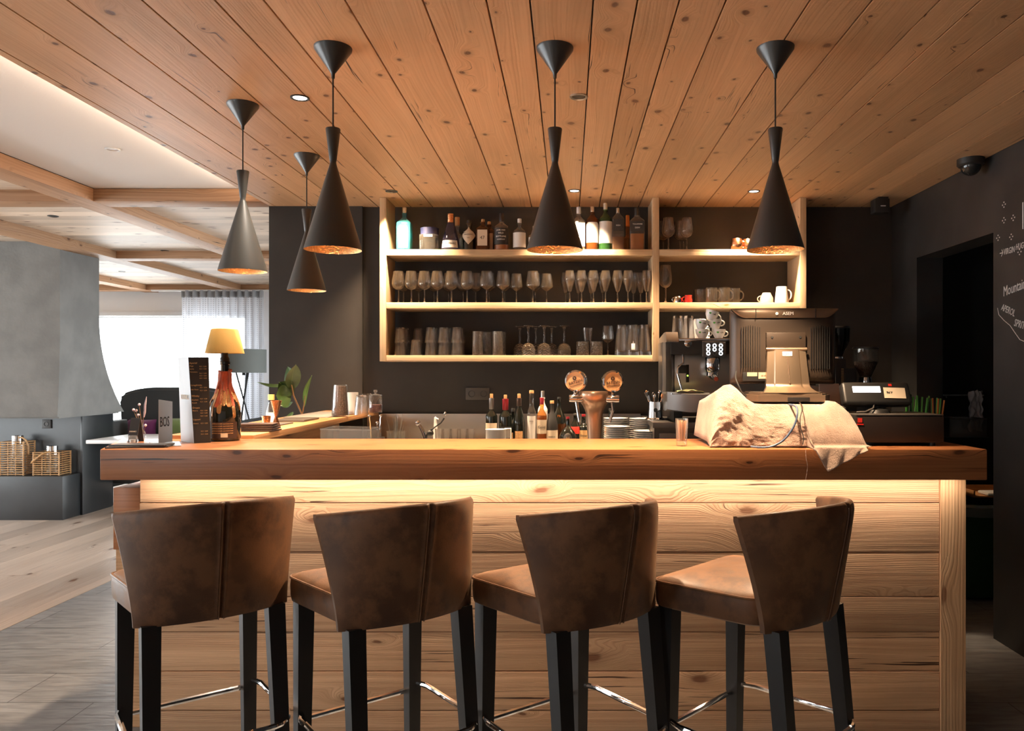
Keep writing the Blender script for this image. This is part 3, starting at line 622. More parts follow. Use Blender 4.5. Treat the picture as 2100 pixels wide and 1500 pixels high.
# ---------------------------------------------------------------- stools
def rpoly(pts, rad, n=7):
    out = []; N = len(pts)
    for i in range(N):
        p = Vector(pts[i]); a = (Vector(pts[i-1])-p).normalized(); b_ = (Vector(pts[(i+1)%N])-p).normalized()
        p0 = p+a*rad; p1 = p+b_*rad
        for k in range(n): t = k/(n-1); out.append((1-t)**2*p0+2*t*(1-t)*p+t*t*p1)
    return out
def make_stool(label):
    t = thing('bar_stool', label, 'bar stool', group='brown leather bar stools at the bar')
    a, ys, yt, zt1, zt2, b, y3, y4, zb1, zb2 = .224, -.077, -.249, .984, 1.012, .186, -.127, -.193, .716, .722
    def back(u, v, off=0):
        s = u*2-1; v_ = v**1.35; w = b+(a-b)*v_; yy0 = y4+(y3-y4)*s*s; yy1 = yt+(ys-yt)*s*s
        y = yy0+(yy1-yy0)*v_; z0 = zb2+(zb1-zb2)*s*s; z1 = zt2+(zt1-zt2)*s*s; z = z0+(z1-z0)*v
        nrm = Vector((s*2*.14/w*.55, -1, 0)).normalized(); puff = .010*(1-abs(s)**6)*(math.sin(PI*min(max(v,0),1)))**.5
        seam = -.007*math.exp(-(s/.018)**2) + .003*math.exp(-((abs(s)-.045)/.018)**2)
        return Vector((s*w, y, z))+nrm*(off+ (puff+seam if off >= 0 else -puff))
    mb = MB(); nu, nv, th = 81, 15, .024; loop = []
    def shell(u, v):
        # v 0..1 runs: outer bottom->top, over the rim, inner top->bottom
        if v < .45: return back(u, v/.45)
        if v < .55:
            k = (v-.45)/.1; an = PI*k; p = back(u, 1); q = back(u, 1, -th); c = (p+q)/2; r = (p-q)/2
            return c+r*math.cos(an)+Vector((0,0,.012))*math.sin(an)
        return back(u, 1-(v-.55)/.45, -th)
    mb.grid(shell, nu, 61)
    for u in (0, 1):
        pts = [shell(u, j/60) for j in range(61)]
        mid = [ (shell(u, j/60)+shell(u, 1-j/60))/2 + Vector(((1 if u else -1)*.007, .004, 0)) for j in range(31)]
        vs_ = pts+mid; fs = []
        for j in range(30):
            fs.append((j, j+1, 61+j+1, 61+j)); fs.append((60-j, 60-j-1, 61+j+1, 61+j))
        mb.add(vs_, fs, 0)
    mb.add([shell(i/80, 0) for i in range(81)]+[shell(i/80, 1) for i in range(81)], [(i, i+1, 82+i, 81+i) for i in range(80)])
    bk = mb.build('backrest', M['leather'], t, sharp=50)
    st = MB()
    for sx in (-1,1): st.tube([back(.5+sx*.0165, k/24, .0035) for k in range(25)], .0016, 5)
    st.build('stitching', M['leather'], bk)
    base = rpoly([(-.198,.208,0),(.198,.208,0),(.168,-.085,0),(.10,-.140,0),(-.10,-.140,0),(-.168,-.085,0)], .035)
    ctr = Vector((0,.02,0)); rings = [(.93,.716),(.985,.722),(1,.735),(1.004,.765),(.995,.783),(.975,.789),(.9,.797),(.7,.806),(.4,.812),(.1,.814)]
    n = len(base); vs_ = []; fs = []
    for k, (sc, z) in enumerate(rings):
        for p in base:
            q = ctr+(p-ctr)*sc; dome = -.010*(max(q.y,0)/.2)**2 if 0 else 0
            vs_.append((q.x, q.y, z))
    for k in range(len(rings)-1):
        for i in range(n): j = (i+1)%n; fs.append((k*n+i, k*n+j, (k+1)*n+j, (k+1)*n+i)[::-1])
    fs.append(tuple(range(n))); fs.append(tuple((len(rings)-1)*n+i for i in range(n))[::-1])
    se = MB().add(vs_, fs).build('seat', M['leather'], t)
    MB().tube([(ctr+(p-ctr)*1.0)+Vector((0,0,.786)) for p in base], .0035, 6, closed=True).build('piping', M['leather'], se)
    def leg(x, y, dx, dy):
        vs_=[]
        for (cx, cy, z, h) in ((x, y, .722, .022), (x+dx, y+dy, 0, .015)):
            vs_ += [(cx-h,cy-h,z),(cx+h,cy-h,z),(cx+h,cy+h,z),(cx-h,cy+h,z)]
        MB().add(vs_, [(0,1,2,3),(7,6,5,4),(0,4,5,1),(1,5,6,2),(2,6,7,3),(3,7,4,0)], smooth=False).build('leg', M['black_leg'], t)
    for x, y, dx, dy in ((-.163,.172,-.005,.01),(.163,.172,.005,.01),(-.15,-.135,-.01,-.075),(.15,-.135,.01,-.075)): leg(x, y, dx, dy)
    ring = rpoly([(-.195,.19,.415),(.195,.19,.415),(.19,-.205,.415),(-.19,-.205,.415)], .07)
    fr = MB().tube([p for p in ring if p.y < .10]+[], .008, 8)
    pts = [p for p in ring if p.y < .12]
    fr = MB(); right = [(.168,.178,.415),(.188,.12,.415),(.19,-.12,.415)]+[tuple(p) for p in rpoly([(-.19,.1,.415),(.19,.1,.415),(.18,-.2,.415),(-.18,-.2,.415)], .07)[14:28]]+[(-.19,-.12,.415),(-.188,.12,.415),(-.168,.178,.415)]
    fr.tube(right, .008, 8); fr.tube([(-.166,.182,.392),(.166,.182,.392)], .008, 8); fr.build('footrest', M['chrome'], t)
    return t
s0 = make_stool('brown leather bar stool nearest the lounge, its seat edge catching grey daylight')
s0.location = (-.994, 2.124, 0); s0.rotation_euler = (0,0,.648)
dup(s0, (-.488,2.10,0), .669, 'second brown leather bar stool counted from the lounge end')
dup(s0, (.011,2.087,0), .661, 'third brown leather bar stool counted from the lounge end, in front of the beer tap')
dup(s0, (.51,2.09,0), .80, 'brown leather bar stool nearest the chalkboard wall, most of its seat showing')

# ---------------------------------------------------------------- pendant lamps
def make_pendant(label):
    t = thing('pendant_lamp', label, 'pendant lamp', group='black cone pendant lamps over the bar')
    MB().lathe([(.095,0),(.0945,.006),(.012,.289),(.0105,.297),(.012,.305),(.0245,.409),(.0235,.412),(.001,.413)], seg=64).build('lamp_shade', M['black_metal'], t)
    MB().lathe([(.0945,.0005),(.093,.006),(.013,.28),(.001,.285)], seg=48).build('shade_lining', M['brass_in'], t)
    MB().tube([(0,0,.412),(0,0,.590)], .0028).build('cable', M['black'], t)
    MB().lathe([(.001,.582),(.0055,.582),(.0065,.598),(.062,.678),(.063,.686),(.001,.686)], seg=40).build('ceiling_cap', M['black_metal'], t)
    b_ = MB().sphere((0,0,.10), .022, seg=16); b_.build('bulb', M['bulb'], t); MB().tube([(0,0,.12),(0,0,.2)], .014).build('bulb_socket', M['black'], t)
    return t
pend = None
for px, D, lb in ((683,2.644,'black cone pendant hanging over the bar, overlapping the smaller one by the dark wall'),(1138,2.644,'black cone pendant hanging over the middle of the bar, in front of the bottle shelf'),
                  (1590,2.644,'black cone pendant hanging above the till'),(498,3.20,'black cone pendant with a grey sheen over the return counter, by the lounge'),(629,3.95,'black cone pendant furthest back over the return counter, before the dark wall')):
    if pend is None: pend = make_pendant(lb); o = pend; o.location = (X(px,D), D, 1.759)
    else: o = dup(pend, (X(px,D), D, 1.759), label=lb)
    lamp('pendant_light', 'SPOT', (0,0,.065), 40 if D < 3 else 30, rot=(0,0,0), parent=o, spot_size=math.radians(110), spot_blend=.6, shadow_soft_size=.02)

# ---------------------------------------------------------------- recessed ceiling lights
def downlight(px, py, zc, label, mat, power=0, ring='black', aim=(0,0), cone=75, color=WARM, r=.037):
    D = F*(zc-H)/(CY-py); t = thing('recessed_ceiling_light', label, 'ceiling light', (X(px,D), D, zc))
    MB().lathe([(r,-.0005),(r,-.004),(r-.005,-.005),(r-.011,-.001)], seg=28).build('trim_ring', M[ring], t)
    MB().lathe([(r-.010,-.002),(.0001,-.0015)], seg=28).build('lens', M[mat], t)
    if power: lamp('downlight_beam', 'SPOT', (0,0,-.008), power, color, (aim[0], aim[1], 0), t, spot_size=math.radians(cone), spot_blend=.7, shadow_soft_size=.03)
downlight(803, 392, CEIL, 'grey recessed ceiling light above the teal gin bottle', 'lens_off', 300, aim=(math.radians(14),math.radians(-6)), cone=95)
downlight(1178, 391, CEIL, 'lit recessed ceiling light just above the bottle shelf, beside the middle pendant', 'lens_on', 310, aim=(math.radians(14),0), cone=95)
downlight(1546, 392, CEIL, 'lit recessed ceiling light above the copper mugs', 'lens_on', 290, aim=(math.radians(14),0), cone=95)
downlight(615, 200, CEIL, 'bright recessed ceiling light between the pendants at the lounge end', 'lens_on', 140, cone=90, color=(1,.85,.7))
downlight(1187, 198, CEIL, 'dark-looking recessed ceiling light over the middle of the bar', 'black', 120, ring='steel', cone=80)  # fitting looks unlit; its beam is added to bounce light onto the ceiling
downlight(231, 306, CEIL+.085, 'unlit recessed light in the white ceiling panel', 'cream_cer', 0, ring='white_metal')
downlight(109, 443, CEIL+.075, 'recessed light in the lounge ceiling boards nearest the stove', 'lens_off', 0)
downlight(338, 514, CEIL+.075, 'recessed light in the lounge ceiling boards behind the beam crossing', 'lens_off', 0)
downlight(250, 557, CEIL+.075, 'recessed light in the lounge ceiling near the window', 'lens_off', 0)
dm = thing('dome_camera', 'black dome security camera in the ceiling corner above the chalkboard', 'camera', (2.075, 4.02, CEIL))
MB().lathe([(.066,0),(.066,-.03),(.058,-.038),(.0001,-.038)], seg=32).build('housing', M['black'], dm)
MB().lathe([(.05*math.cos(a*PI/16), -.036-.05*math.sin(a*PI/16)) for a in range(9)], seg=28).build('dome', plain('smoked dome', (.02,.02,.02), .08), dm)
sp = thing('ceiling_sensor', 'small black box fitted under the ceiling near the shelf end', 'sensor', (X(1806,4.9), 4.9, CEIL))
MB().box(-.046,.046,-.03,.05,-.10,-.012,bev=.006).build('housing', M['black'], sp); MB().box(-.02,.04,-.02,.04,-.012,0).build('mount', M['black'], sp); MB().box(-.012,.02,-.0315,-.03,-.062,-.056).build('status_light', M['white_metal'], sp)
# light strip glow line from the till area is left to the lamps
# ---------------------------------------------------------------- wall shelf
SD = 4.897; ZS1, ZS2, ZS3 = Z(511.5,SD), Z(620.5,SD), Z(729,SD); TH = .038
sh = thing('wall_shelf', 'pale spruce wall shelf with three levels reaching the ceiling', 'shelf', (0, SD, 0))
def xs(px): return X(px, SD)
SB = BW-SD
def pc(name, *a, g=0): MB().box(*a, bev=.0025, g=g, tone=random.uniform(.3,.7)).build(name, M['shelf_wood'], sh)
pc('upright', xs(778.5), xs(791.8), 0, SB-.03, Z(741.5,SD), CEIL-.001, g=2)
pc('upright', xs(1338.6), xs(1351.9), 0, SB, Z(741.5,SD), CEIL-.001, g=2)
pc('upright', xs(1641), xs(1653.7), 0, SB, Z(633,SD), CEIL-.001, g=2)
for z in (ZS1, ZS2, ZS3): pc('shelf_board', xs(792), xs(1338.4), .001, SB, z-TH, z)
for z in (ZS1, ZS2): pc('shelf_board', xs(1352.1), xs(1640.8), .001, SB, z-TH, z)

# ---------------------------------------------------------------- glassware
def lathe_thing(name, label, cat, prof, mat, group, seg=24, part='bowl', sq=0, rfun=None, extra=None):
    t = thing(name, label, cat, group=group); MB().lathe(prof, seg=seg, sq=sq, rfun=rfun).build(part, mat, t)
    if extra: extra(t)
    return t
def row(proto, pxs, D, z, labels=None, first=True, **k):
    out = []
    for i, px in enumerate(pxs):
        d = D[i] if isinstance(D, (list, tuple)) else D; lb = labels[i] if isinstance(labels, list) else labels
        loc = (X(px, d), d, z)
        if first and i == 0:
            proto.location = loc; o = proto
            if lb: o['label'] = lb
        else: o = dup(proto, loc, label=lb, rz=random.uniform(0, 6) if k.get('spin') else 0)
        if k.get('spin') and i == 0 and first: pass
        out.append(o)
    return out
def wineglass(name, label, group, h=.203, fr=.034, zb=.085, rm=.0415, zm=.125, rr=.031, angular=False, mat='glass'):
    t = thing(name, label, 'wine glass', group=group)
    MB().lathe([(.0001,0),(fr,0),(fr,.0015),(.01,.006),(.0045,.014),(.0038,zb-.012),(.006,zb-.003),(.0001,zb)], seg=24).build('stem', M[mat], t)
    if angular: pr = [(.0001,zb),(.012,zb+.004),(rm,zm-.002),(rm+.001,zm+.004),(rr,h)]
    else: pr = [(.0001,zb)]+[(rm*math.sin(PI/2*k/7), zm-(zm-zb)*math.cos(PI/2*k/7)) for k in range(1,8)]+[(rm*.985,zm+.02),(rr+(rm-rr)*.45,zm+.05),(rr,h)]
    inn = [(max(r-.0012,.0001), z+(.0015 if i == 0 else 0)) for i, (r, z) in enumerate(pr)][::-1]
    MB().lathe(pr+inn, seg=28).build('bowl', M[mat], t)
    return t
G1 = 'round wine glasses on the middle shelf'
wg = wineglass('wine_glass', 'clear round-bowled wine glass standing in the middle shelf row', G1)
row(wg, [817,843.6,870.5,897,926,958], 4.96, ZS2, 'clear round-bowled wine glass in the front row of the middle shelf'); row(wg, [827.5,859,890,920,950,976], 5.06, ZS2, 'clear round-bowled wine glass in the rear row of the middle shelf', first=False)
G2 = 'angular wine glasses on the middle shelf'
wa = wineglass('wine_glass', 'clear wine glass with an angular bowl on the middle shelf', G2, rm=.043, zm=.112, rr=.0335, angular=True)
row(wa, [998,1031,1092.8], 4.96, ZS2, 'tall wine glass with an angular bowl on the middle shelf')
row(wa, [1003,1035,1098], 5.06, ZS2, 'tall angular wine glass standing behind the front row of the middle shelf', first=False)
ws = dup(wa, (X(1059,4.98),4.98,ZS2), label='shorter angular wine glass among the taller ones on the middle shelf', scale=.93); dup(wa, (X(1121,4.98),4.98,ZS2), label='shorter angular wine glass at the end of the middle row before the flutes', scale=.93)
G3 = 'sparkling wine glasses on the middle shelf'
fg = wineglass('champagne_glass', 'tulip sparkling wine glass', G3, zb=.072, rm=.0345, zm=.150, rr=.026, angular=True, h=.207)
for c in fg.children:
    if c.name.startswith('bowl'):
        pass
row(fg, [1168.4,1192.6,1217,1241.7,1266.6,1288,1326], 4.96, ZS2, 'tulip-shaped sparkling wine glass in the front row of the middle shelf'); row(fg, [1160,1186,1212,1236,1299,1314], 5.06, ZS2, 'tulip-shaped sparkling wine glass in the rear row of the middle shelf', first=False)
wb = wineglass('wine_glass', 'x', 'large wine glasses on the top shelf', h=.207, zb=.083, rm=.0415, zm=.125, rr=.031)
row(wb, [1370.7,1408.4], 4.95, ZS1, 'large wine glass on the top shelf near the middle upright, front row'); row(wb, [1360,1394.6,1402], 5.06, ZS1, 'large wine glass on the top shelf near the middle upright, rear row', first=False)
dup(wb, (X(1365,4.95),4.95,ZS2), label='single tall wine glass beside the middle upright above the coffee machine', scale=(1,1,1.16))
# bottom shelf
tum = lathe_thing('tumbler', 'x', 'glass', [(.0001,.001),(.026,0),(.027,.004),(.037,.098),(.0355,.098),(.0255,.010),(.0001,.010)], M['glass'], 'stacked tumblers on the bottom shelf', 24, 'body')
def stack(px, D, n, lab, z=ZS3, first=False):
    for k in range(n):   # upside down, nested
        loc = (X(px,D), D, z+.098+k*.080)
        if first and k == 0: tum.location = loc; tum.rotation_euler = (PI,0,0); tum['label'] = lab
        else: dup(tum, loc, label=lab, rot=(PI,0,0))
stack(821,4.96,2,'upturned tumbler in the nested pairs on the bottom shelf', first=True); stack(883,4.96,2,'upturned tumbler in the nested pairs on the bottom shelf'); stack(910,4.96,2,'upturned tumbler in the nested pairs on the bottom shelf'); stack(937,4.96,2,'upturned tumbler in the nested pairs on the bottom shelf')
stack(853,4.95,1,'single upturned tumbler in front of a nested pair on the bottom shelf')
for px in (830,857,889,917,943): stack(px,5.06,2,'upturned tumbler at the back of the bottom shelf')
hb = lathe_thing('highball_glass', 'x', 'glass', [(.0001,.001),(.0325,0),(.034,.004),(.034,.153),(.0325,.153),(.032,.012),(.0001,.012)], M['glass_cut'], 'patterned highball glasses on the bottom shelf', 24, 'body')
row(hb, [979.4,1021], 4.96, ZS3, 'patterned highball glass in front on the bottom shelf'); row(hb, [999,1027], 5.05, ZS3, 'patterned highball glass at the back of the bottom shelf', first=False)
gb = thing('goblet', 'x', 'goblet', group='upturned cut-crystal goblets')
MB().lathe([(.041,0),(.043,.03),(.040,.055),(.028,.073),(.006,.080),(.0001,.081)][::1]+[], seg=28).build('bowl', M['glass_cut'], gb)
MB().lathe([(.006,.079),(.008,.088),(.0055,.12),(.0065,.165),(.013,.181),(.038,.188),(.038,.190),(.0001,.190)], seg=28).build('stem', M['glass'], gb)
row(gb, [1083.4,1116,1157], [4.96,4.96,4.98], ZS3, 'cut-crystal goblet standing upside down in the front row of the bottom shelf'); row(gb, [1066,1098.6,1131.4], 5.06, ZS3, 'cut-crystal goblet standing upside down in the rear row of the bottom shelf', first=False)
ct_ = lathe_thing('tumbler', 'x', 'glass', [(.0001,.001),(.038,0),(.041,.004),(.041,.088),(.0385,.088),(.037,.014),(.0001,.014)], M['glass_cut'], 'short cut-crystal tumblers', 8*3, 'body')
row(ct_, [1195,1223], 4.96, ZS3, 'short cut-crystal tumbler under the small clear glass on the bottom shelf')
o = dup(tum, (X(1205,4.99),4.99,ZS3+.088+.0), label='small clear glass standing on top of the cut-crystal tumblers'); o.rotation_euler = (0,0,0)
o.scale = (.95,.95,.9); o['group'] = 'loose glass on the tumblers'
dup(wa, (X(1246.5,4.97),4.97,ZS3), label='single angular wine glass on the bottom shelf beside the carafes', scale=.93, group='single wine glass on the bottom shelf')
cf_ = lathe_thing('beer_glass', 'x', 'beer glass', [(.041,0),(.041,.03),(.037,.09),(.029,.16),(.0275,.19),(.029,.195),(.026,.195),(.026,.16),(.034,.09),(.038,.03),(.0001,.02)], M['glass'], 'upturned beer glasses on the bottom shelf', 24, 'body')
bl = ['upturned beer glass next to the single wine glass on the bottom shelf','upturned beer glass bearing a white crest on the bottom shelf','upturned beer glass against the middle upright on the bottom shelf']
bg = row(cf_, [1274,1297.5,1321.5], 4.96, ZS3, bl); row(cf_, [1281,1305], 5.06, ZS3, 'upturned beer glass at the back of the bottom shelf', first=False)
mb = MB(); 
def onto(r, z0, z1, w, zc=None, poly=None, mi=0, n=8):
    """label patch wrapped on the front (-Y) of a cylinder radius r"""
    def fn(u, v): a = (u-.5)*w/r; return Vector((math.sin(a)*r, -math.cos(a)*r, z0+(z1-z0)*v))
    return fn
cr = MB(); cr.grid(onto(.040,.035,.075,.024), 6, 4); cr.text('1', .02, face(0,-.0405,.082), 0); c_ = cr.build('crest', M['white_ink'], bg[1])
# right bay
def mug_handle(mb, r, z0, z1, w=.028, th=.006, side=1, mi=0):
    pts = [(side*(r-.002),0,z1)]+[(side*(r+w*math.sin(PI*k/8)),0,z1-(z1-z0)*(1-math.cos(PI*k/8))/2) for k in range(1,8)]+[(side*(r-.002),0,z0)]
    return mb.tube(pts, th, 8, mi)
cm = thing('copper_mug', 'x', 'mug', group='copper mugs on the top shelf')
MB().lathe([(.0001,.001),(.022,0),(.036,.012),(.041,.036),(.036,.060),(.0325,.074),(.031,.074),(.034,.058),(.038,.036),(.0001,.008)], seg=32).build('cup', M['copper'], cm); mug_handle(MB(), .036,.018,.058,.02,.004,1).build('handle', M['brass_in'], cm)
row(cm, [1511], 4.95, ZS1, 'copper mug standing clear of the pendant on the top shelf'); dup(cm, (X(1533,4.97),4.97,ZS1), 1, 'copper mug half hidden by the pendant above the till'); dup(cm, (X(1541,5.07),5.07,ZS1), 2, 'copper mug at the back, mostly hidden by the pendant')
gm = thing('glass_mug', 'x', 'mug', group='glass mugs in the right bay')
MB().lathe([(.0001,.001),(.034,0),(.037,.006),(.038,.098),(.036,.098),(.034,.012),(.0001,.010)], seg=24).build('cup', M['glass'], gm); mug_handle(MB(), .037,.022,.08,.022,.0045).build('handle', M['glass'], gm)
gg = row(gm, [1459,1485,1506], [4.96,4.96,5.0], ZS2, 'clear glass mug in the front row above the coffee machine'); row(gm, [1434,1440,1470], 5.07, ZS2, 'clear glass mug in the rear row above the coffee machine', first=False)
for g_ in gg: g_.rotation_euler.z = -.5
jug = thing('milk_jug', 'small steel milk jug on the middle shelf beside the red one', 'jug', (X(1390,4.95),4.95,ZS2))
MB().lathe([(.0001,.001),(.026,0),(.029,.02),(.022,.038),(.019,.043),(.017,.043),(.0001,.006)], seg=20).build('body', M['chrome'], jug); mug_handle(MB(), .024,.01,.036,.012,.0025,-1).build('handle', M['chrome'], jug)
jr = thing('milk_jug', 'small red milk jug on the middle shelf above the coffee machine', 'jug', (X(1411.5,4.95),4.95,ZS2))
MB().lathe([(.0001,.001),(.022,0),(.026,.016),(.020,.038),(.023,.05),(.021,.05),(.0001,.006)], seg=20).build('body', M['red_cer'], jr); mug_handle(MB(), .024,.01,.04,.014,.003,-1).build('handle', M['red_cer'], jr)
tc_ = thing('teacup', 'beige cup standing upside down beside the white mug', 'cup', (X(1572,4.96),4.96,ZS2))
MB().lathe([(.043,0),(.040,.035),(.027,.060),(.025,.066),(.0001,.066)], seg=28).build('cup', M['cream_cer'], tc_); mug_handle(MB(), .037,.008,.045,.02,.0035,-1).build('handle', M['cream_cer'], tc_)
wm = thing('white_mug', 'tall white mug on the middle shelf near the end upright', 'mug', (X(1603,4.96),4.96,ZS2))
MB().lathe([(.0001,.001),(.043,0),(.044,.006),(.034,.095),(.033,.105),(.031,.105),(.040,.01),(.0001,.01)], seg=28).build('cup', M['white_cer'], wm); mug_handle(MB(), .037,.02,.085,.024,.0045).build('handle', M['white_cer'], wm)

# ---------------------------------------------------------------- bottles
def bottle(px, ytop, D, z0, w, label, glassm, kind='round', cap='black', caph=.03, capr=.013, lab=None, sq=0, name='liquor_bottle', group=None, liquid=None, shoulder=.68, neck=.012, txt=None, cat='bottle', foil=None, rz=0):
    """w: width in px at depth D; lab = (material, z0 frac, z1 frac, width frac)"""
    h = Z(ytop, D)-z0; r = w*D/F/2; t = thing(name, label, cat, (X(px,D), D, z0), rz, group)
    if sq: r *= 1.02
    hc = h-caph; n = neck
    if kind == 'round': pr = [(r*.85,0),(r,.006),(r,hc*shoulder)]+[(n+(r-n)*(1+math.cos(PI*k/8))/2, hc*(shoulder+.20*k/8)) for k in range(1,9)]+[(n,hc-.012),(n*1.25,hc-.010),(n*1.25,hc)]
    elif kind == 'taper': pr = [(r*.9,0),(r,.006)]+[(r+(n*1.4-r)*(k/10)**1.5, .01+(hc-.02)*k/10) for k in range(1,11)]+[(n*1.3,hc)]
    elif kind == 'wine': pr = [(r*.85,0),(r,.006),(r,hc*.60)]+[(n+(r-n)*(1+math.cos(PI*k/8))/2, hc*(.60+.17*k/8)) for k in range(1,9)]+[(n,hc-.004),(n*1.15,hc)]
    elif kind == 'burgundy': pr = [(r*.85,0),(r,.006),(r,hc*.42)]+[(n+(r-n)*(math.cos(PI/2*k/8))**1.2, hc*(.42+.42*k/8)) for k in range(1,9)]+[(n,hc-.004),(n*1.15,hc)]
    elif kind == 'jar': pr = [(r*.95,0),(r,.008),(r,hc*.95),(r*.85,hc)]
    elif kind == 'flask': pr = [(r*.5,0)]+[(max(r*math.sin(PI*(.12+.80*k/12)), n), hc*.72*k/12) for k in range(13)]+[(n,hc*.80),(n,hc)]
    else: pr = [(r*.85,0),(r,.006),(r,hc*.9),(n,hc)]
    body = MB().lathe([(.0001,.001)]+pr, seg=36 if sq else 28, sq=sq).build('body', glassm, t)
    if liquid: 
        fr_ = liquid[1]; MB().lathe([(.0001,.004),(pr[1][0]*.90,.005),(pr[1][0]*.93,hc*fr_),(.0001,hc*fr_)], seg=24, sq=sq).build('liquid', liquid[0], t)
    cm_ = M[cap] if isinstance(cap, str) else cap
    MB().lathe([(.0001,hc-.002),(capr,hc-.002),(capr*1.02,h-.003),(capr*.9,h),(.0001,h)], seg=20).build('cap', cm_, t)
    if foil: MB().lathe([(n*1.12,hc-foil[1]),(n*1.22,hc-foil[1]+.002),(n*1.3,hc-.001),(n*.9,hc)], seg=20).build('foil', M[foil[0]], t)
    if lab:
        lm, a, b_, wf = lab[:4]; shape = lab[4] if len(lab) > 4 else 'rect'
        mb = MB(); R = r*1.02; zc = (a+b_)/2*hc
        def rad(z):
            for (r0, q0), (r1, q1) in zip(pr, pr[1:]):
                if q0 <= z <= q1 and q1 > q0: return r0+(r1-r0)*(z-q0)/(q1-q0)
            return r
        def fn(u, v):
            z = hc*(a+(b_-a)*v); s = u*2-1; ww = 1
            if shape == 'diamond': ww = 1-abs(v*2-1)
            if shape == 'oval': ww = math.sqrt(max(0, 1-(v*2-1)**2))
            if shape == 'arch' and v > .85: ww = math.sqrt(max(.3, 1-((v-.85)/.15)**2*.6))
            if sq: return Vector((s*ww*wf*r, -rad(z)*1.015-.0006, z))
            an = s*ww*wf*1.35; R_ = rad(z)+.0008; return Vector((math.sin(an)*R_, -math.cos(an)*R_, z))
        mb.grid(fn, 13, 13); lo = mb.build('label', M[lm], t)
        if txt:
            tm = MB()
            for (s_, fz, sz, mt) in txt:
                z = hc*fz
                if sq: tm.text(s_, sz, face(0,-rad(z)*1.015-.0014,z))
                else: tm.text(s_, sz, Matrix.Translation((0,0,z)) @ Matrix.Rotation(PI/2,4,'X'), bend=rad(z)+.0016)
            tm.build('lettering', M[txt[0][3]], lo)
    return t
B = 4.965
bottle(829.5,426,B,ZS1,29,'teal square gin bottle with a white label on the top shelf end',M['teal_glass'],'round','chrome',.036,.014,('paper',.06,.66,.62,'arch'),sq=6,shoulder=.70,txt=[('LONDON',.60,.011,'ink'),('DRY',.42,.015,'ink')])
bottle(881.5,468,B,ZS1,38,'square clear jar bottle with a flat navy lid on the top shelf',M['bottle_glass'],'jar','navy',.044,.058,('paper',.80,.93,.45),sq=7)
t = bottle(924,439,B,ZS1,38,'tapered gin bottle with a broad copper-grey cap',M['plum_glass'],'taper','copper',.056,.021,('paper',.08,.34,.75,'rect'),txt=[('GIN MARE',.22,.019,'ink')],neck=.016)
bottle(938,446,5.07,ZS1,30,'clear bottle with a wooden stopper behind the tapered gin bottle',M['bottle_glass'],'round','cork',.055,.016,shoulder=.6)
bottle(962,452,B,ZS1,27,'black apothecary gin bottle with a cream diamond label',M['dark_glass'],'round','black',.02,.014,('paper_cream',.20,.88,.98,'diamond'),shoulder=.62,neck=.016,txt=[("HENDRICK'S",.56,.0105,'ink'),('GIN',.44,.010,'ink')])
bottle(990.5,450,B,ZS1,26,'brown apothecary bottle with a cork and a square cream label, front one',M['amber_glass'],'round','cork',.018,.011,('paper_cream',.15,.70,.75),sq=7,shoulder=.72,txt=[('47',.42,.03,'ink')])
bottle(1003,455,5.07,ZS1,25,'brown apothecary bottle with a cork, standing behind its twin',M['amber_glass'],'round','cork',.018,.011,('paper_cream',.12,.66,.7),sq=7,shoulder=.72)
bottle(1028.5,438,B,ZS1,32,'clear whisky bottle with a black lettered label and dark stopper',M['bottle_glass'],'round','black',.050,.014,('ink',.20,.74,.85),liquid=(M['whisky'],.18),shoulder=.78,neck=.014,txt=[('JACK AND',.66,.012,'white_ink'),('WILD',.56,.014,'white_ink'),('BOTTLING',.45,.014,'white_ink'),('COMPANY',.35,.011,'white_ink')])
bottle(1065.5,449,B,ZS1,28,'clear round-shouldered bottle with a blue-white patterned label',M['bottle_glass'],'round','paper',.024,.013,('paper',.10,.62,.85),shoulder=.66)
bottle(1096,464,B,ZS1,26,'clear bottle peeking out beside the middle pendant',M['bottle_glass'],'round','steel',.02,.012,('paper',.2,.6,.8),shoulder=.66)
bottle(1187,425,B,ZS1,26,'square clear bottle with a wide white ornate label beside the middle pendant',M['bottle_glass'],'round','white_metal',.040,.014,('paper',.10,.72,.92),sq=7,shoulder=.74,liquid=(M['whisky'],.05),txt=[('JACK',.64,.014,'ink'),('OLD',.5,.012,'ink'),('No.7',.38,.016,'ink'),('WHISKEY',.22,.010,'ink')])
bottle(1214.7,424,B,ZS1,26,'brown bottle with a large pale arched label and silver cap',M['amber_glass'],'round','chrome',.036,.013,('paper',.20,.72,.92,'arch'),shoulder=.76)
bottle(1241.7,417,B,ZS1,27,'green whisky bottle with a big white label and pink foil cap',M['green_glass'],'round','paper_cream',.042,.013,('paper',.17,.70,.92),shoulder=.74)
bottle(1267,427,B,ZS1,25,'pale green bottle with a narrow black label and gold liquid',M['bottle_glass'],'round','steel',.03,.011,('ink',.50,.80,.75),sq=7,shoulder=.80,liquid=(M['whisky_glass'],.35),txt=[('IRISH',.64,.012,'white_ink')])
bottle(1287,442,5.07,ZS1,22,'golden bottle tucked behind the pale green one',M['whisky_glass'],'round','orange',.07,.012,shoulder=.5)
bottle(1306,427,B,ZS1,30,'whisky bottle with a dark green label next to the middle upright',M['bottle_glass'],'round','black',.048,.015,('ink',.52,.80,.92),sq=7,shoulder=.80,liquid=(M['whisky'],.46),neck=.015,txt=[('TULLAMORE',.72,.011,'white_ink'),('DEW',.62,.014,'white_ink')])
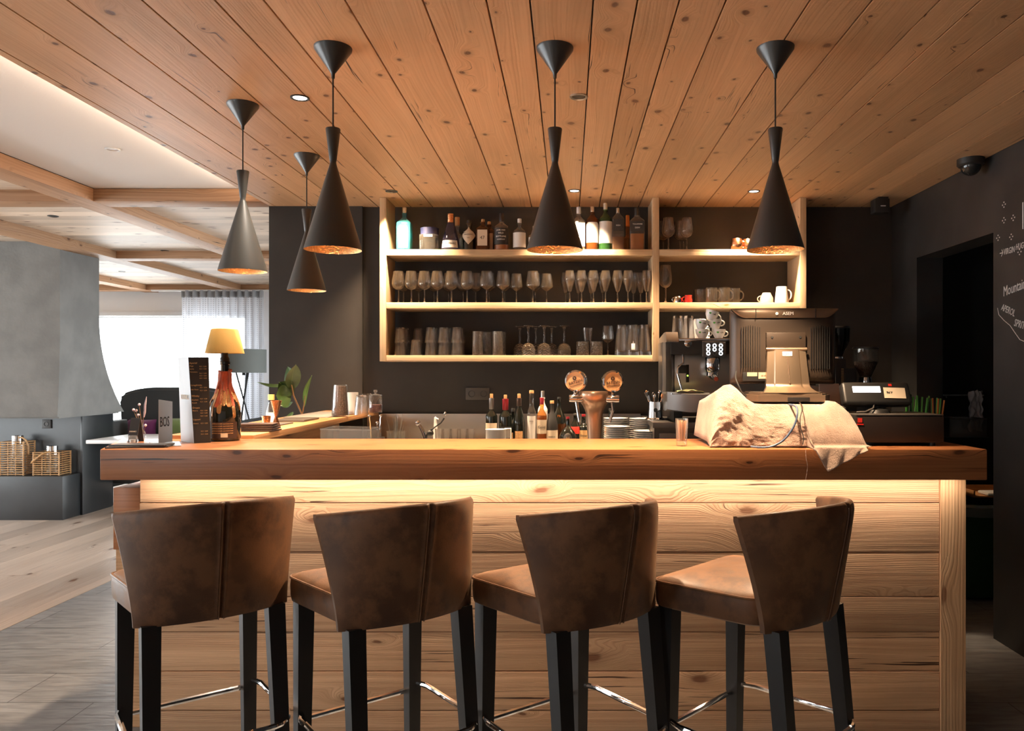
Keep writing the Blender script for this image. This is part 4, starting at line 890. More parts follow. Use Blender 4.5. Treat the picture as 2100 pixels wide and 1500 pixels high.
# wine and spirits on the steel back counter
BZ = .90; D2 = 4.80
bottle(1008,808,D2,BZ,24,'dark wine bottle with a grey capsule and cream label behind the white cup',M['dark_glass'],'wine','cork',.026,.010,('paper_cream',.10,.47,.9),foil=('steel_dark',.07),name='wine_bottle')
bottle(1036.5,810,D2,BZ,26,'dark wine bottle with a dark red capsule and a cork',M['dark_glass'],'wine','cork',.024,.010,('ink',.1,.4,.9),foil=('foil_red',.07),name='wine_bottle',neck=.015)
bottle(1064.5,808,D2,BZ,25,'black burgundy bottle with a loose cork, third in the row on the steel counter',M['dark_glass'],'burgundy','cork',.026,.010,('cork',.05,.30,.5),foil=('leather_dark',.05),name='wine_bottle')
bottle(1052,838,4.9,BZ,22,'dark bottle standing behind the burgundy bottle',M['dark_glass'],'wine','black',.02,.012,('cork',.1,.35,.6),name='wine_bottle')
bottle(1090,801,D2,BZ,18,'tall slim clear bottle with a long white label and cork stopper',M['bottle_glass'],'wine','cork',.016,.014,('paper',.04,.56,.85),neck=.014,txt=[('GRAPPA',.46,.007,'ink')])
bottle(1113,802,4.92,BZ,20,'white spray bottle behind the bottle with the red capsule',M['white_metal'],'round','steel',.04,.012,shoulder=.7,name='spray_bottle')
bottle(1111,816,D2,BZ,21,'amber spirit bottle with a red capsule and cream script label',M['whisky_glass'],'round','foil_red',.040,.0125,('paper_cream',.28,.62,.95),liquid=(M['whisky'],.72),shoulder=.70,txt=[('Gold',.44,.024,'ink')])
bottle(1132,822,D2,BZ,24,'dark bottle with an oval portrait label above a cream label',M['ink'],'burgundy','cork',.018,.0125,('paper_cream',.08,.36,.98),txt=[('RISERVA',.2,.012,'ink')])
bottle(1146.5,815,4.9,BZ,30,'dark brown bottle with orange letters on its shoulder',M['dark_glass'],'burgundy','black',.012,.012,('amber_glass',.1,.45,.9),txt=[('FB',.62,.02,'orange')])
bottle(1164.5,855,4.7,BZ,34,'round dark flask bottle with a circular emblem, before the tap spout',M['dark_glass'],'flask','foil_red',.012,.010,('steel_dark',.12,.50,.4,'oval'),neck=.009,txt=[('M',.3,.03,'gold_ink')])
bottle(1180,848,4.9,BZ,24,'dark bottle with a red and green label left of the beer tower',M['dark_glass'],'burgundy','steel_dark',.012,.012,('red',.35,.60,.7))
bottle(1197,850,4.9,BZ,24,'dark bottle with a yellow label partly behind the beer tower',M['dark_glass'],'wine','foil_red',.014,.012,('gold_ink',.06,.50,.95),txt=[('Bitter',.3,.02,'ink')])
bottle(1252,838,4.9,BZ,26,'dark bottle with an ochre label between the beer tower and the plates',M['dark_glass'],'burgundy','black',.014,.012,('orange',.32,.55,.8))
cu_ = thing('paper_cup', 'white round tub in front of the wine bottles', 'tub', (X(1017,4.5), 4.5, .90))
MB().lathe([(.0001,.001),(.056,0),(.059,.112),(.062,.118),(.058,.118),(.0001,.10)], seg=32).build('tub', M['white_cer'], cu_)
bx = thing('small_carton', 'small white carton with printing beside the white tub', 'carton', (X(1041,4.56), 4.56, .90)); MB().box(-.02,.02,-.03,.03,0,.118,bev=.002).build('box', M['paper'], bx); MB().text('BAR', .014, face(0.004,-.0305,.06)).build('lettering', M['ink'], bx)
# plates
pl = MB().lathe([(.0001,.002),(.038,0),(.040,.002),(.070,.014),(.0755,.0155),(.0755,.017),(.068,.0165),(.040,.006),(.0001,.005)], seg=40).build('saucer', M['white_cer'])
tag(pl, 'x', 'saucer', 'white saucers stacked on the steel counter')
first = True
for px, D, n, lb in ((1263,4.83,13,'white saucer in the taller stack right behind the beer tower'),(1265,4.62,10,'white saucer in the front stack beside the beer tower'),(1316,4.80,13,'white saucer in the tall stack next to the spoon canister'),(1325,4.60,8,'white saucer in the low front stack by the raised steel cabinet'),(1348,4.78,0,'')):
    for k in range(n):
        loc = (X(px,D)+random.uniform(-.001,.001), D, BZ+.0005+k*.0122)
        if first: pl.location = loc; pl['label'] = lb; first = False
        else: c = pl.copy(); C.objects.link(c); c.location = loc; c['label'] = lb

# ---------------------------------------------------------------- beer tower
TD = 3.38; bt = thing('beer_tower', 'bronze-toned beer tower with two round tap badges', 'beer tap', (X(1219,TD), TD, .88))
h0 = Z(803,TD)-.88
MB().lathe([(.045,0),(.036,.01),(.031,.06),(.0295,h0-.2),(.0345,h0-.12),(.037,h0-.095),(.042,h0-.078),(.050,h0-.062),(.060,h0-.048),(.067,h0-.032),(.0695,h0-.014),(.0685,h0-.004),(.066,h0),(.0001,h0-.001)], seg=48).build('column', plain('satin bronze column', (.55,.37,.25), .3, .85), bt)
def tap(px, py, rz, sx, ang):
    c = P(px, py, TD-.03)-Vector((X(1219,TD), TD, .88)); r = 21.5*TD/F
    R = Matrix.Translation(c) @ Matrix.Rotation(rz,4,'Z') @ Matrix.Rotation(PI/2,4,'X')
    bd = MB().lathe([(r*.9,-.028),(r*1.02,-.024),(r*1.04,-.004),(r*1.0,.004),(r*.86,.006),(r*.84,.001)], seg=40, mat=R).lathe([(r*.9,-.028),(.0001,-.029)], seg=40, mat=R).build('tap_badge', M['chrome'], bt)
    MB().lathe([(r*.86,.0015),(.0001,.002)], seg=36, mat=R).build('badge_face', plain('bright amber badge', (.95,.55,.25), .35, var=.15, vscale=25), bd)  # amber brightened so the badge looks lit; it gives no light
    Rt = R @ Matrix.Rotation(ang,4,'Z'); tx = MB(); tx.text('BATZEN', r*.36, Rt @ Matrix.Translation((0,-r*.12,.003)))
    tx.lathe([(r*.19,.003),(.0001,.0035)], (0,0,0), 20, mat=Rt @ Matrix.Translation((0,r*.26,0))); tx.text('B', r*.26, Rt @ Matrix.Translation((0,r*.26,.004)), 1)
    tx.box(-r*.62, r*.62, -r*.43, -r*.40, .002, .003, mat=Rt)
    tx.build('emblem', [M['leather_dark'], M['gold_ink']], bd)
    zc = c.z-r*1.04
    MB().lathe([(.010,-.005),(.012,.004),(.008,.012),(.012,.02)], (c.x,c.y,zc-.016), 16).build('badge_mount', M['chrome'], bt)
    q = Vector((c.x-sx*.004, c.y, zc-.028))
    MB().lathe([(.0001,-.030),(.016,-.030),(.017,-.02),(.017,.022),(.012,.028),(.010,.06)], (q.x,q.y,q.z), 20, mat=Matrix.Rotation(-sx*PI/2,4,'Y')).build('tap_body', M['chrome'], bt)
    MB().tube([q+Vector((0,0,-.01)), q+Vector((-sx*-.004 if sx>0 else .006,-.01,-.05)), q+Vector((-sx*.012,-.015,-.10))], .0065, 10).build('spout', M['chrome'], bt)
tap(1180,781.5,-.25,-1,.28); tap(1257,782.5,.12,1,.10)
# ---------------------------------------------------------------- things on the return counter and the lounge end of the bar
ML = 3.02
bl_ = thing('bottle_lamp', 'wax-covered champagne bottle lamp with a mustard shade on the bar', 'lamp', (X(461,ML), ML, CT))
hB = Z(738,ML)-CT; rB = .058
prof = [(.0001,.002),(rB*.9,0),(rB,.008),(rB,.105)]+[(.019+(rB-.019)*(1+math.cos(PI*k/12))/2, .105+.13*k/12) for k in range(1,13)]+[(.0165,hB-.03),(.0165,hB-.02),(.019,hB-.018),(.019,hB-.008),(.0165,hB-.006),(.0165,hB)]
bo = MB().lathe(prof, seg=40).build('bottle', M['dark_glass'], bl_)
lb_ = MB(); lb_.grid(lambda u, v: Vector((math.sin((u-.35)*1.9)*(rB+.0008), -math.cos((u-.35)*1.9)*(rB+.0008), .012+.062*v)), 14, 3); lo = lb_.build('back_label', M['leather_dark'], bl_)
tx = MB()
for k in range(5): tx.text('prodotto in italia spumante brut', .0062, Matrix.Translation((0,0,.068-k*.009)) @ Matrix.Rotation(.25,4,'Z') @ Matrix.Rotation(PI/2,4,'X'), bend=rB+.0012)
tx.build('lettering', M['gold_ink'], lo)
bcx = MB(); bcx.grid(lambda u, v: Vector((math.sin(.38+(u-.5)*.42)*(rB+.002), -math.cos(.38+(u-.5)*.42)*(rB+.002), .016+.016*v)), 6, 2); bcx.build('price_sticker', M['paper_cream'], bl_)
def wax(z0, z1, seedv, amp, col, nm, off):
    random.seed(seedv); N = 144; low = [0]*N; i = 0
    while i < N:
        w = random.choice((4,5,6,7,9)); L_ = random.random()**1.3
        for k in range(w):
            if i+k < N: q = abs((k+.5)/w*2-1); low[i+k] = z0+amp*(1-L_)+.012*q**4
        i += w
    def prad(z):
        for (r0, q0), (r1, q1) in zip(prof, prof[1:]):
            if q0 <= z <= q1 and q1 > q0: return r0+(r1-r0)*(z-q0)/(q1-q0)
        return .02
    def fn(u, v):
        i = int(round(u*N)) % N; zb = low[i]; z = zb+(z1-zb)*v; a = 2*PI*u
        n_ = noise.noise(Vector((math.cos(a)*4, math.sin(a)*4, z*18+seedv))); rdg = .0016*math.sin(i*1.1+2*n_*2)*(1-.5*v)
        e = 0 if v < .02 else 1
        return Vector((math.cos(a), math.sin(a), 0))*(prad(z)+e*(off+.0025+rdg+.003*n_)-(0 if e else .001))+Vector((0,0,z))
    mb = MB(); mb.grid(fn, N, 44, closed_u=True); return mb.build(nm, col, bl_)
wax(.075, .20, 3, .085, M['wax_gold'], 'gold_wax', .0); wax(.125, hB-.045, 5, .085, M['wax'], 'red_wax', .0018)
random.seed(11)
wx = MB()
for k in range(14):
    a = random.uniform(0, 2*PI); r0 = .02; wx.sphere((math.cos(a)*r0, math.sin(a)*r0, hB-.05+random.uniform(-.004,.008)), random.uniform(.004,.008), seg=8)
wx.tube([(.019,-.008,hB-.045),(.026,-.012,hB-.055),(.026,-.012,hB-.085),(.022,-.010,hB-.11)], [.006,.006,.005,.003], 8); wx.build('wax_collar', M['wax'], bl_)
zs_ = Z(725,ML)-CT; ze = Z(675,ML)-CT; ra, rb = 37.5*ML/F, 26.5*ML/F
MB().lathe([(ra,zs_),(rb,ze-.004),(rb-.004,ze),(.0001,ze),(.0001,ze-.002),(rb-.005,ze-.003),(ra-.003,zs_),(ra,zs_)], seg=48).build('lamp_shade', M['yellow'], bl_)
MB().lathe([(.011,hB-.012),(.017,hB-.01),(.017,hB+.005),(.012,hB+.012),(.012,hB+.05),(.0001,hB+.05)], seg=20).build('lamp_socket', M['black'], bl_)
# tall drinks menu
mn = thing('tall_menu', 'tall folded drinks menu with a grey cover and black price page beside the bottle lamp', 'menu', (0,0,0))
def quad_prism(c, th, mat, name, par): return MB().prism(c, th).build(name, mat, par)
f0, f1 = P(386,733,2.90), P(398,909,2.90); f1.z = CT; a0, a1 = P(365,734,2.99), P(371,907,2.99); a1.z = CT; b0, b1 = P(427,733,2.925), P(431,907,2.925); b1.z = CT
quad_prism([f0,a0,a1,f1], (0,.004,0), plain('silver grey card', (.42,.43,.45), .45), 'cover', mn)
pg = quad_prism([f0,f1,b1,b0], (0,.004,0), M['ink'], 'price_page', mn)
tx = MB(); ang = math.atan2(b0.y-f0.y, b0.x-f0.x)
for i, (py, s_, al) in enumerate(((745,'Aperitif','h'),(751,'Hugo','s'),(757,'Spritz','s'),(763,'Veneziano','s'),(790,'Longdrinks','h'),(799,'Gin Tonic','s'),(812,'Whisky','h'),(820,'Bourbon','s'),(826,'Scotch','s'),(836,'Grappa','h'),(842,'Riserva','s'),(860,'Liquori','h'),(868,'Amaro','s'))):
    t_ = (py-733)/175; p = f0.lerp(f1, t_)+Vector((.003,0,0)); tx.text(s_, .0085 if al=='h' else .0062, face(p.x,p.y-.0012,p.z,rz=ang), align='LEFT')
for py in (752,757,766,771,776,795,801,818,824,842,847,853,868,884,890): 
    t_ = (py-733)/175; p = b0.lerp(b1, t_)+Vector((-.005,0,0)); tx.text('0,2 l  5,50', .006, face(p.x,p.y-.0052,p.z,rz=ang), align='RIGHT')
tx.build('lettering', M['gold_ink'], pg)
p = f0.lerp(f1,.47).lerp(a0.lerp(a1,.47),.5); a2 = math.atan2(f0.y-a0.y, f0.x-a0.x)
MB().text('DRINKS', .026, face(p.x,p.y-.002,p.z,rz=a2)).build('cover_lettering', M['paper_cream'], mn)
# steel sign holder
sg = thing('steel_menu_holder', 'brushed steel upright menu holder with dark letters on a flat steel base', 'sign', (0,0,0))
a0 = P(325,820,2.86); b0 = P(352,824,2.93); a1 = a0.copy(); a1.z = CT+.003; b1 = b0.copy(); b1.z = CT+.003
quad_prism([a0,a1,b1,b0], (.001,.004,0), M['steel'], 'upright_plate', sg)
MB().prism([P(311,0,2.90)*0+Vector((X(306,2.93),2.93,CT)), Vector((X(322,2.78),2.78,CT)), Vector((X(372,2.78),2.78,CT)), Vector((X(368,2.96),2.96,CT))], (0,0,.0025)).build('base_plate', M['steel'], sg)
ang = math.atan2(b0.y-a0.y, b0.x-a0.x); mp_ = (a0+b0)/2; tx = MB()
tx.text('BOS', .046, face(mp_.x,mp_.y-.003,Z(866,2.9),rz=ang) @ Matrix.Diagonal((.62,1.15,1,1))); tx.build('lettering', M['ink'], sg)
cd_ = thing('drinks_card', 'small black stand-up card reading DRINKS by the tea light', 'card', (0,0,0))
x0, x1 = X(267,2.95), X(286,2.95); zt = Z(858,2.95); cc_ = MB().prism([(x0,2.93,CT),(x1,2.93,CT),(x1,2.955,zt),(x0,2.955,zt)], (0,.002,0)).prism([(x0,2.98,CT),(x1,2.98,CT),(x1,2.957,zt),(x0,2.957,zt)], (0,.002,0)).build('card', M['ink'], cd_)
MB().text('DRINKS', .0078, face((x0+x1)/2,2.936,Z(885,2.95),rx=-.17)).build('lettering', M['paper_cream'], cc_)
tl = thing('tealight_holder', 'small clear glass tea light holder on the end of the bar', 'candle holder', (X(272,2.86), 2.86, CT))
MB().lathe([(.0001,.001),(.014,0),(.019,.010),(.018,.022),(.013,.032),(.011,.032),(.015,.02),(.0001,.006)], seg=24).build('glass', M['acrylic'], tl); MB().lathe([(.0001,.007),(.010,.007),(.010,.018),(.0001,.018)], seg=16).build('candle', M['white_cer'], tl)
vs1 = thing('bud_vase', 'small clear vase of pale dried flowers behind the black card', 'vase', (X(291,3.02), 3.02, CT))
MB().lathe([(.0001,.001),(.012,0),(.015,.012),(.013,.03),(.005,.045),(.005,.065),(.007,.068)], seg=20).build('vase', M['acrylic'], vs1)
fb = MB(); ft = MB()
for dx, dz, k in ((-.030,.115,1),(-.020,.112,1),(-.008,.135,1),(-.012,.095,1),(.012,.14,0),(.010,.11,0),(.016,.055,1)):
    fb.tube([(0,0,.05),(dx*.4,0,dz*.6),(dx,-.004,dz)], .0009, 5)
    if k: ft.sphere((dx,-.004,dz+.004), .0055, seg=8, sc=(1,1,1))
    else: ft.tube([(dx,-.004,dz-.02),(dx+.003,-.004,dz),(dx+.008,-.004,dz+.03)], [.002,.004,.001], 6)
fb.build('stem', M['stem'], vs1); ft.build('flower', M['pink_petal'], vs1)
o = MB().box(-.10,.10,-.045,.05,0,.006,bev=.002,mat=Matrix.Rotation(.25,4,'Z')).box(-.09,.10,-.04,.045,.0065,.011,bev=.002,mat=Matrix.Rotation(.05,4,'Z')).build('flat_menu', plain('grey folder', (.06,.06,.065), .5), loc=(X(272,2.76)+.03, 2.755, CT)); tag(o, 'dark flat menu folder lying on the end of the bar', 'menu')
# leather wallets, tray, jigger, small cup, oil bottle
wl = MB()
for k in range(4): wl.box(-.085+k*.004,.085-k*.003,-.05,.05,.001+k*.0085,.008+k*.0085,bev=.003,mat=Matrix.Rotation(.06*(k-1),4,'Z'))
o = wl.build('bill_wallet', M['leather_dark'], loc=(X(528,3.32), 3.32, RT)); tag(o, 'dark leather bill folders piled on the corner of the return counter', 'bill folder')
o = MB().box(-.075,.075,-.10,.20,0,.006,bev=.002).build('bar_mat', plain('grey rubber mat', (.09,.085,.08), .55), loc=(-1.42, 3.62, RT)); tag(o, 'dark rubber bar mat near the jigger', 'bar mat')
jg = thing('jigger', 'tall copper double jigger on the return counter', 'jigger', (X(566,3.50), 3.50, RT+.006))
MB().lathe([(.020,0),(.006,.045),(.006,.048),(.025,.118),(.024,.118),(.005,.05),(.0045,.045),(.018,0)], seg=32).build('cup', M['copper'], jg)
jc = thing('measuring_cup', 'short copper measuring cup beside the tall jigger', 'cup', (X(546,3.48), 3.48, RT+.006))
MB().lathe([(.0001,.001),(.014,0),(.020,.05),(.019,.05),(.013,.003),(.0001,.003)], seg=28).build('cup', M['copper'], jc)
oi = thing('oil_bottle', 'small bottle with a yellow cap and white label behind the jigger', 'bottle', (X(556,3.66), 3.66, RT+.006))
MB().lathe([(.0001,.001),(.022,0),(.023,.06),(.012,.095),(.011,.105)], seg=24).build('body', M['bottle_glass'], oi); MB().lathe([(.0235,.012),(.0235,.056)], seg=24).build('label', M['paper'], oi)
MB().lathe([(.0001,.104),(.0125,.104),(.0125,.115),(.0001,.115)], seg=20).build('collar', M['black'], oi); MB().lathe([(.0001,.115),(.015,.115),(.015,.14),(.0001,.14)], seg=20).build('cap', plain('yellow cap', (.75,.5,.15), .4), oi)
# rubber plant growing behind the return counter
rp = thing('rubber_plant', 'rubber plant with large glossy leaves behind the return counter', 'plant', (X(620,4.75), 4.75, 0))
MB().lathe([(.0001,.01),(.12,0),(.16,.32),(.15,.32),(.14,.30),(.0001,.29)], (-.25,0,0), seg=28).build('pot', M['dark_grey'], rp)
base_p = Vector((X(620,4.75),4.75,0)); S0 = P(619,850,4.75)-base_p; S1 = P(602,812,4.72)-base_p; S2 = P(598,790,4.7)-base_p
MB().tube([(-.25,0,.25),(-.12,0,.8),tuple(S0),tuple(S1),tuple(S2)], [.009,.008,.006,.005,.003], 8).build('stem', M['stem'], rp)
MB().tube([(-.24,0,.25),(-.10,0,.8),tuple(P(621,845,4.75)-base_p),tuple(P(626,812,4.75)-base_p)], [.007,.006,.004,.003], 8).build('stem', M['stem'], rp)
def leaf(px0, py0, px1, py1, w, tilt, D0=4.72, D1=4.66, fold=.25):
    a = P(px0,py0,D0)-base_p; b = P(px1,py1,D1)-base_p; ax = (b-a); L_ = ax.length; ax.normalize(); sd = ax.cross(Vector((0,-1,0))).normalized(); sd = (Matrix.Rotation(tilt,3,ax) @ sd).normalized(); nr = sd.cross(ax).normalized()
    def fn(u, v):
        s = v*2-1; ww = w/2*math.sin(PI*min(u*1.02,1)**.85)**.75 if 0 < u < 1 else 0
        return a+ax*L_*u+sd*s*ww+nr*(abs(s)*ww*fold-.02*math.sin(PI*u))
    mb = MB(); mb.grid(fn, 16, 9); lf = mb.build('leaf', M['leaf'], rp); MB().tube([fn(i/12,.5)-nr*.001 for i in range(13)], .0014, 5).build('midrib', plain('leaf rib', (.2,.3,.12), .5) if 'rib' not in M else M['rib'], lf)
M['rib'] = plain('leaf midrib', (.22,.32,.13), .5)
leaf(600,810,572,784,.10,.25); leaf(599,800,607,748,.10,.9); leaf(597,796,590,752,.11,-.5,4.76,4.78); leaf(590,790,528,784,.05,1.2,4.74,4.7); leaf(600,825,574,832,.045,.9,4.8,4.8); leaf(624,835,640,770,.04,1.15,4.75,4.8,.1); leaf(600,845,578,858,.06,1.1,4.78,4.7)
leaf(597,812,566,812,.13,.2,4.72,4.6)
# jars and shakers at the wall end of the return counter
o = MB().box(-.15,.10,-.02,.62,0,.004,bev=.0015).build('drip_mat', plain('clear grey mat', (.30,.29,.27), .3), loc=(-1.42, 4.32, RT)); tag(o, 'pale drip mat under the glasses at the wall end of the return counter', 'bar mat')
o = MB().box(-.07,.10,-.12,.12,0,.010,bev=.002).build('flat_menu', plain('taupe cover', (.10,.085,.07), .5), loc=(-1.43, 4.05, RT)); tag(o, 'flat brown menu lying across the middle of the return counter', 'menu')
RM = RT+.004
def P2(px, D): return (X(px,D), D, RM)
cs = thing('coffee_bean_shaker', 'tall clear shaker of coffee beans with a chrome side on the return counter', 'shaker', P2(698,4.42))
MB().lathe([(.0001,.004),(.044,.004),(.034,.168),(.0001,.168)], seg=32).build('coffee_beans', M['beans'], cs); MB().lathe([(.0001,.001),(.046,0),(.047,.004),(.036,.176),(.033,.176)], seg=32).build('glass', M['bottle_glass'], cs)
def clip(mb): return mb
mb = MB(); mb.grid(lambda u, v: Vector((math.cos(PI*.68+u*1.2)*(.0485-.0105*v), math.sin(PI*.68+u*1.2)*(.0485-.0105*v), .002+.170*v)), 16, 4); mb.build('steel_side', M['chrome'], cs)
ck = thing('steel_tumbler', 'plain white-steel tumbler behind the bean shaker', 'cup', P2(722,4.62)); MB().lathe([(.0001,.001),(.032,0),(.036,.128),(.034,.128),(.030,.004),(.0001,.004)], seg=28).build('cup', M['white_metal'], ck)
dup(tum, (X(741,4.52),4.52,RM+.115), rot=(PI,0,0), label='large tumbler upside down on the return counter by the lidded jar', scale=(1.1,1.1,1.17), group='upturned glass on the return counter')
dup(tum, (X(752,4.85),4.85,RM+.115), rot=(PI,0,0), label='upturned tumbler half hidden behind the lidded jar', scale=(1.1,1.1,1.17), group='upturned glass behind the jar')
jr_ = thing('lidded_jar', 'glass jar with a knob lid and dark red contents at the wall end', 'jar', P2(770,4.76))
MB().lathe([(.0001,.001),(.038,0),(.040,.006),(.040,.095),(.036,.102)], seg=28).build('jar', M['bottle_glass'], jr_); MB().lathe([(.0001,.004),(.037,.004),(.037,.05),(.0001,.052)], seg=24).build('contents', plain('dark red berries', (.10,.015,.012), .4, bump=1, bscale=140), jr_)
MB().lathe([(.040,.102),(.041,.108),(.02,.114),(.007,.117),(.006,.122),(.013,.130),(.010,.140),(.0001,.142)], seg=28).build('lid', M['acrylic'], jr_)

# ---------------------------------------------------------------- behind the bar, lounge half
ib = thing('ice_bin', 'clear plastic ice container with bubbles behind the bar', 'container', (-.93, 3.52, .88))
x0, x1 = X(661,3.45)+.93, X(765,3.45)+.93
zt0 = Z(880,3.45)-.88
mb = MB(); mb.box(x0,x1,-.10,-.096,0,zt0,bev=.001); mb.box(x0,x0+.004,-.096,.08,0,zt0); mb.box(x1-.004,x1,-.096,.08,0,zt0-.01); mb.box(x0,x1,.08,.084,0,zt0-.005); mb.box(x0,x1,-.1,.084,0,.003); mb.build('bin', M['acrylic'], ib)
MB().tube([(x0,-.1,zt0),(x1,-.1,zt0-.004),(x1,.084,zt0-.004),(x0,.084,zt0)], .003, 6, closed=True).build('rim', M['acrylic'], ib)
su = thing('spoon_tin', 'steel tin holding twisted bar spoons behind the bar', 'tin', (X(772,3.6), 3.6, .88)); MB().lathe([(.0001,.001),(.038,0),(.038,.165),(.036,.165),(.036,.003),(.0001,.003)], seg=28).build('tin', M['steel'], su)
def spoon(px0, py0, px1, D, label):
    a = P(px0, 905, D); b = P(px1, py0, D); t = thing('bar_spoon', label, 'bar spoon', tuple(a-Vector((0,0,.06)))); q = b-a+Vector((0,0,.06)); 
    MB().tube([(0,0,0)]+[tuple(q*k/10+Vector((.0008*(-1)**k,0,0))) for k in range(1,11)], .0026, 6).build('handle', M['gold_ink'] if px1 < 765 else M['chrome'], t); MB().sphere(tuple(q), .008, seg=12, sc=(1,1,.8)).build('end_disc', M['chrome'], t)
spoon(764,853,758,3.6,'long twisted bar spoon leaning towards the return counter'); spoon(774,867,774,3.6,'short copper bar spoon between two longer ones'); spoon(776,853,781,3.58,'bar spoon leaning towards the straws')
st_ = thing('straw_glass', 'clear glass full of thin clear straws behind the bar', 'glass', (X(812,4.6), 4.6, .90)); MB().lathe([(.0001,.001),(.05,0),(.056,.10),(.054,.10),(.048,.006),(.0001,.006)], seg=28).build('glass', M['bottle_glass'], st_)
random.seed(5)
for k in range(16):
    a = random.uniform(0,2*PI); r0 = random.uniform(0,.025); s_ = random.uniform(.8,2.6); z = random.uniform(.15,.20)
    o = MB().tube([(r0*math.cos(a),r0*math.sin(a),.01),(min(r0*s_,.05)*math.cos(a)*1.0,min(r0*s_,.05)*math.sin(a),.10),(r0*s_*1.6*math.cos(a),r0*s_*1.6*math.sin(a),z)], .0022, 6).build('drinking_straw', M['acrylic'], loc=st_.location[:]); tag(o, 'clear plastic straw in the glass behind the bar', 'straw', 'clear straws in the glass')
fa = thing('sink_tap', 'chrome lever tap with a black handle rising behind the bar', 'tap', (X(872,4.55), 4.55, .90))
def rel(px, py, D=4.55): return tuple(P(px,py,D)-Vector((X(872,4.55),4.55,.90)))
MB().lathe([(.0001,.0),(.02,0),(.02,.02),(.014,.03),(.014,.06)], rel(872,905)[:1]+(0,0) if 0 else (0,0,0), 20).build('tap_base', M['chrome'], fa)
MB().tube([(0,0,.05),rel(868,888),rel(860,872)], [.012,.013,.010], 12).build('lever', M['chrome'], fa); MB().sphere(rel(857,868), .016, seg=14).build('lever_knob', M['chrome'], fa)
MB().tube([rel(878,887),rel(890,878),rel(904,868),rel(911,858)], [.006,.004,.004,.005], 8).build('swivel_arm', M['black'], fa); MB().sphere(rel(913,849), .009, seg=12, sc=(1,1,1.4)).build('arm_tip', M['chrome'], fa); MB().sphere(rel(882,889), .022, seg=14, sc=(1,.6,.8)).build('handle', M['black'], fa)
MB().tube([(.0,0,.05),rel(875,892),rel(880,888)], .008, 10).build('joint', M['black'], fa)
wp = thing('soap_dispenser', 'slim white pump column in front of the steel splashback', 'dispenser', (X(893,4.95), 4.95, .90)); MB().lathe([(.0001,0),(.016,0),(.012,.10),(.008,.16),(.0001,.165)], seg=20).build('column', M['white_metal'], wp); MB().tube([(0,0,.155),(.02,-.01,.15)], .005).build('nozzle', M['white_metal'], wp)
sgm = lathe_thing('shot_glass', 'x', 'glass', [(.0001,.001),(.021,0),(.024,.075),(.026,.082),(.024,.082),(.019,.01),(.0001,.01)], M['glass'], 'small glasses drying by the splashback', 20, 'body')
row(sgm, [900,916,932,950,966], 4.78, .90, 'small stemless glass in the drying row by the splashback')
for o in [sgm]: pass
for g_ in C.objects:
    if g_.name.startswith('shot_glass') and g_.type == 'EMPTY': g_.scale = (1,1,1.22)

# ---------------------------------------------------------------- coffee corner
KD = 4.52; cmx0 = X(1364,KD); cm_w = .74
cf = thing('espresso_machine', 'steel and black two-group espresso machine on the raised cabinet', 'coffee machine', (cmx0, KD, 1.062))
def kz(py): return Z(py,KD)-1.062
def kx(px): return X(px,KD)-cmx0
MB().box(0,cm_w,.14,.34,.02,kz(700),bev=.006).build('body', M['steel_dark'], cf)
MB().box(kx(1388),cm_w-.04,.10,.145,kz(806),kz(726),bev=.002).build('splash_panel', M['steel'], cf)
MB().box(kx(1376),cm_w,0,.16,kz(727),kz(700),bev=.004).build('control_band', M['black'], cf)
MB().box(kx(1392),cm_w,-.01,.34,kz(700),kz(694),bev=.003).build('cup_tray', M['chrome'], cf)
for sx in (kx(1366), cm_w-.02):
    MB().prism([(sx,-.02,kz(702)),(sx,-.02,kz(698)),(sx,.02,kz(681)),(sx,.10,kz(681)),(sx,.34,kz(690)),(sx,.34,kz(702))], (.07,0,0)).build('side_wing', M['steel'], cf)
    MB().box(sx+.0, sx+.035, .02,.16, kz(808), kz(702), bev=.004).build('side_pillar', M['dark_grey'], cf)
MB().prism([(0,.0,kz(843)),(.0,-.10,kz(838)),(.11,-.16,kz(843)),(cm_w-.11,-.16,kz(843)),(cm_w,-.10,kz(838)),(cm_w,.0,kz(843)),(cm_w,.3,kz(843)),(0,.3,kz(843))], (0,0,kz(808)-kz(843))).build('drip_tray', M['steel_dark'], cf)
MB().box(.02,cm_w-.02,-.14,.12,kz(808),kz(806),bev=.001).build('drip_grid', M['chrome'], cf)
for x_ in (.05, cm_w-.10): MB().box(x_,x_+.05,.0,.3,0,kz(843)).build('foot', M['black'], cf)
MB().lathe([(.0001,-.004),(.022,-.004),(.022,.003),(.017,.006),(.0001,.006)], (kx(1411),-.002,kz(704.5)), 24, mat=Matrix.Rotation(PI/2,4,'X')).build('steam_knob', M['chrome'], cf)
MB().text('rneoST', .018, face(kx(1434),-.163,kz(832)), depth=.0006, shear=.2).prism([(kx(1421),-.163,kz(832)),(kx(1424),-.163,kz(830)),(kx(1424),-.163,kz(834))], (0,.001,0)).build('logo_lettering', M['ink'], cf)
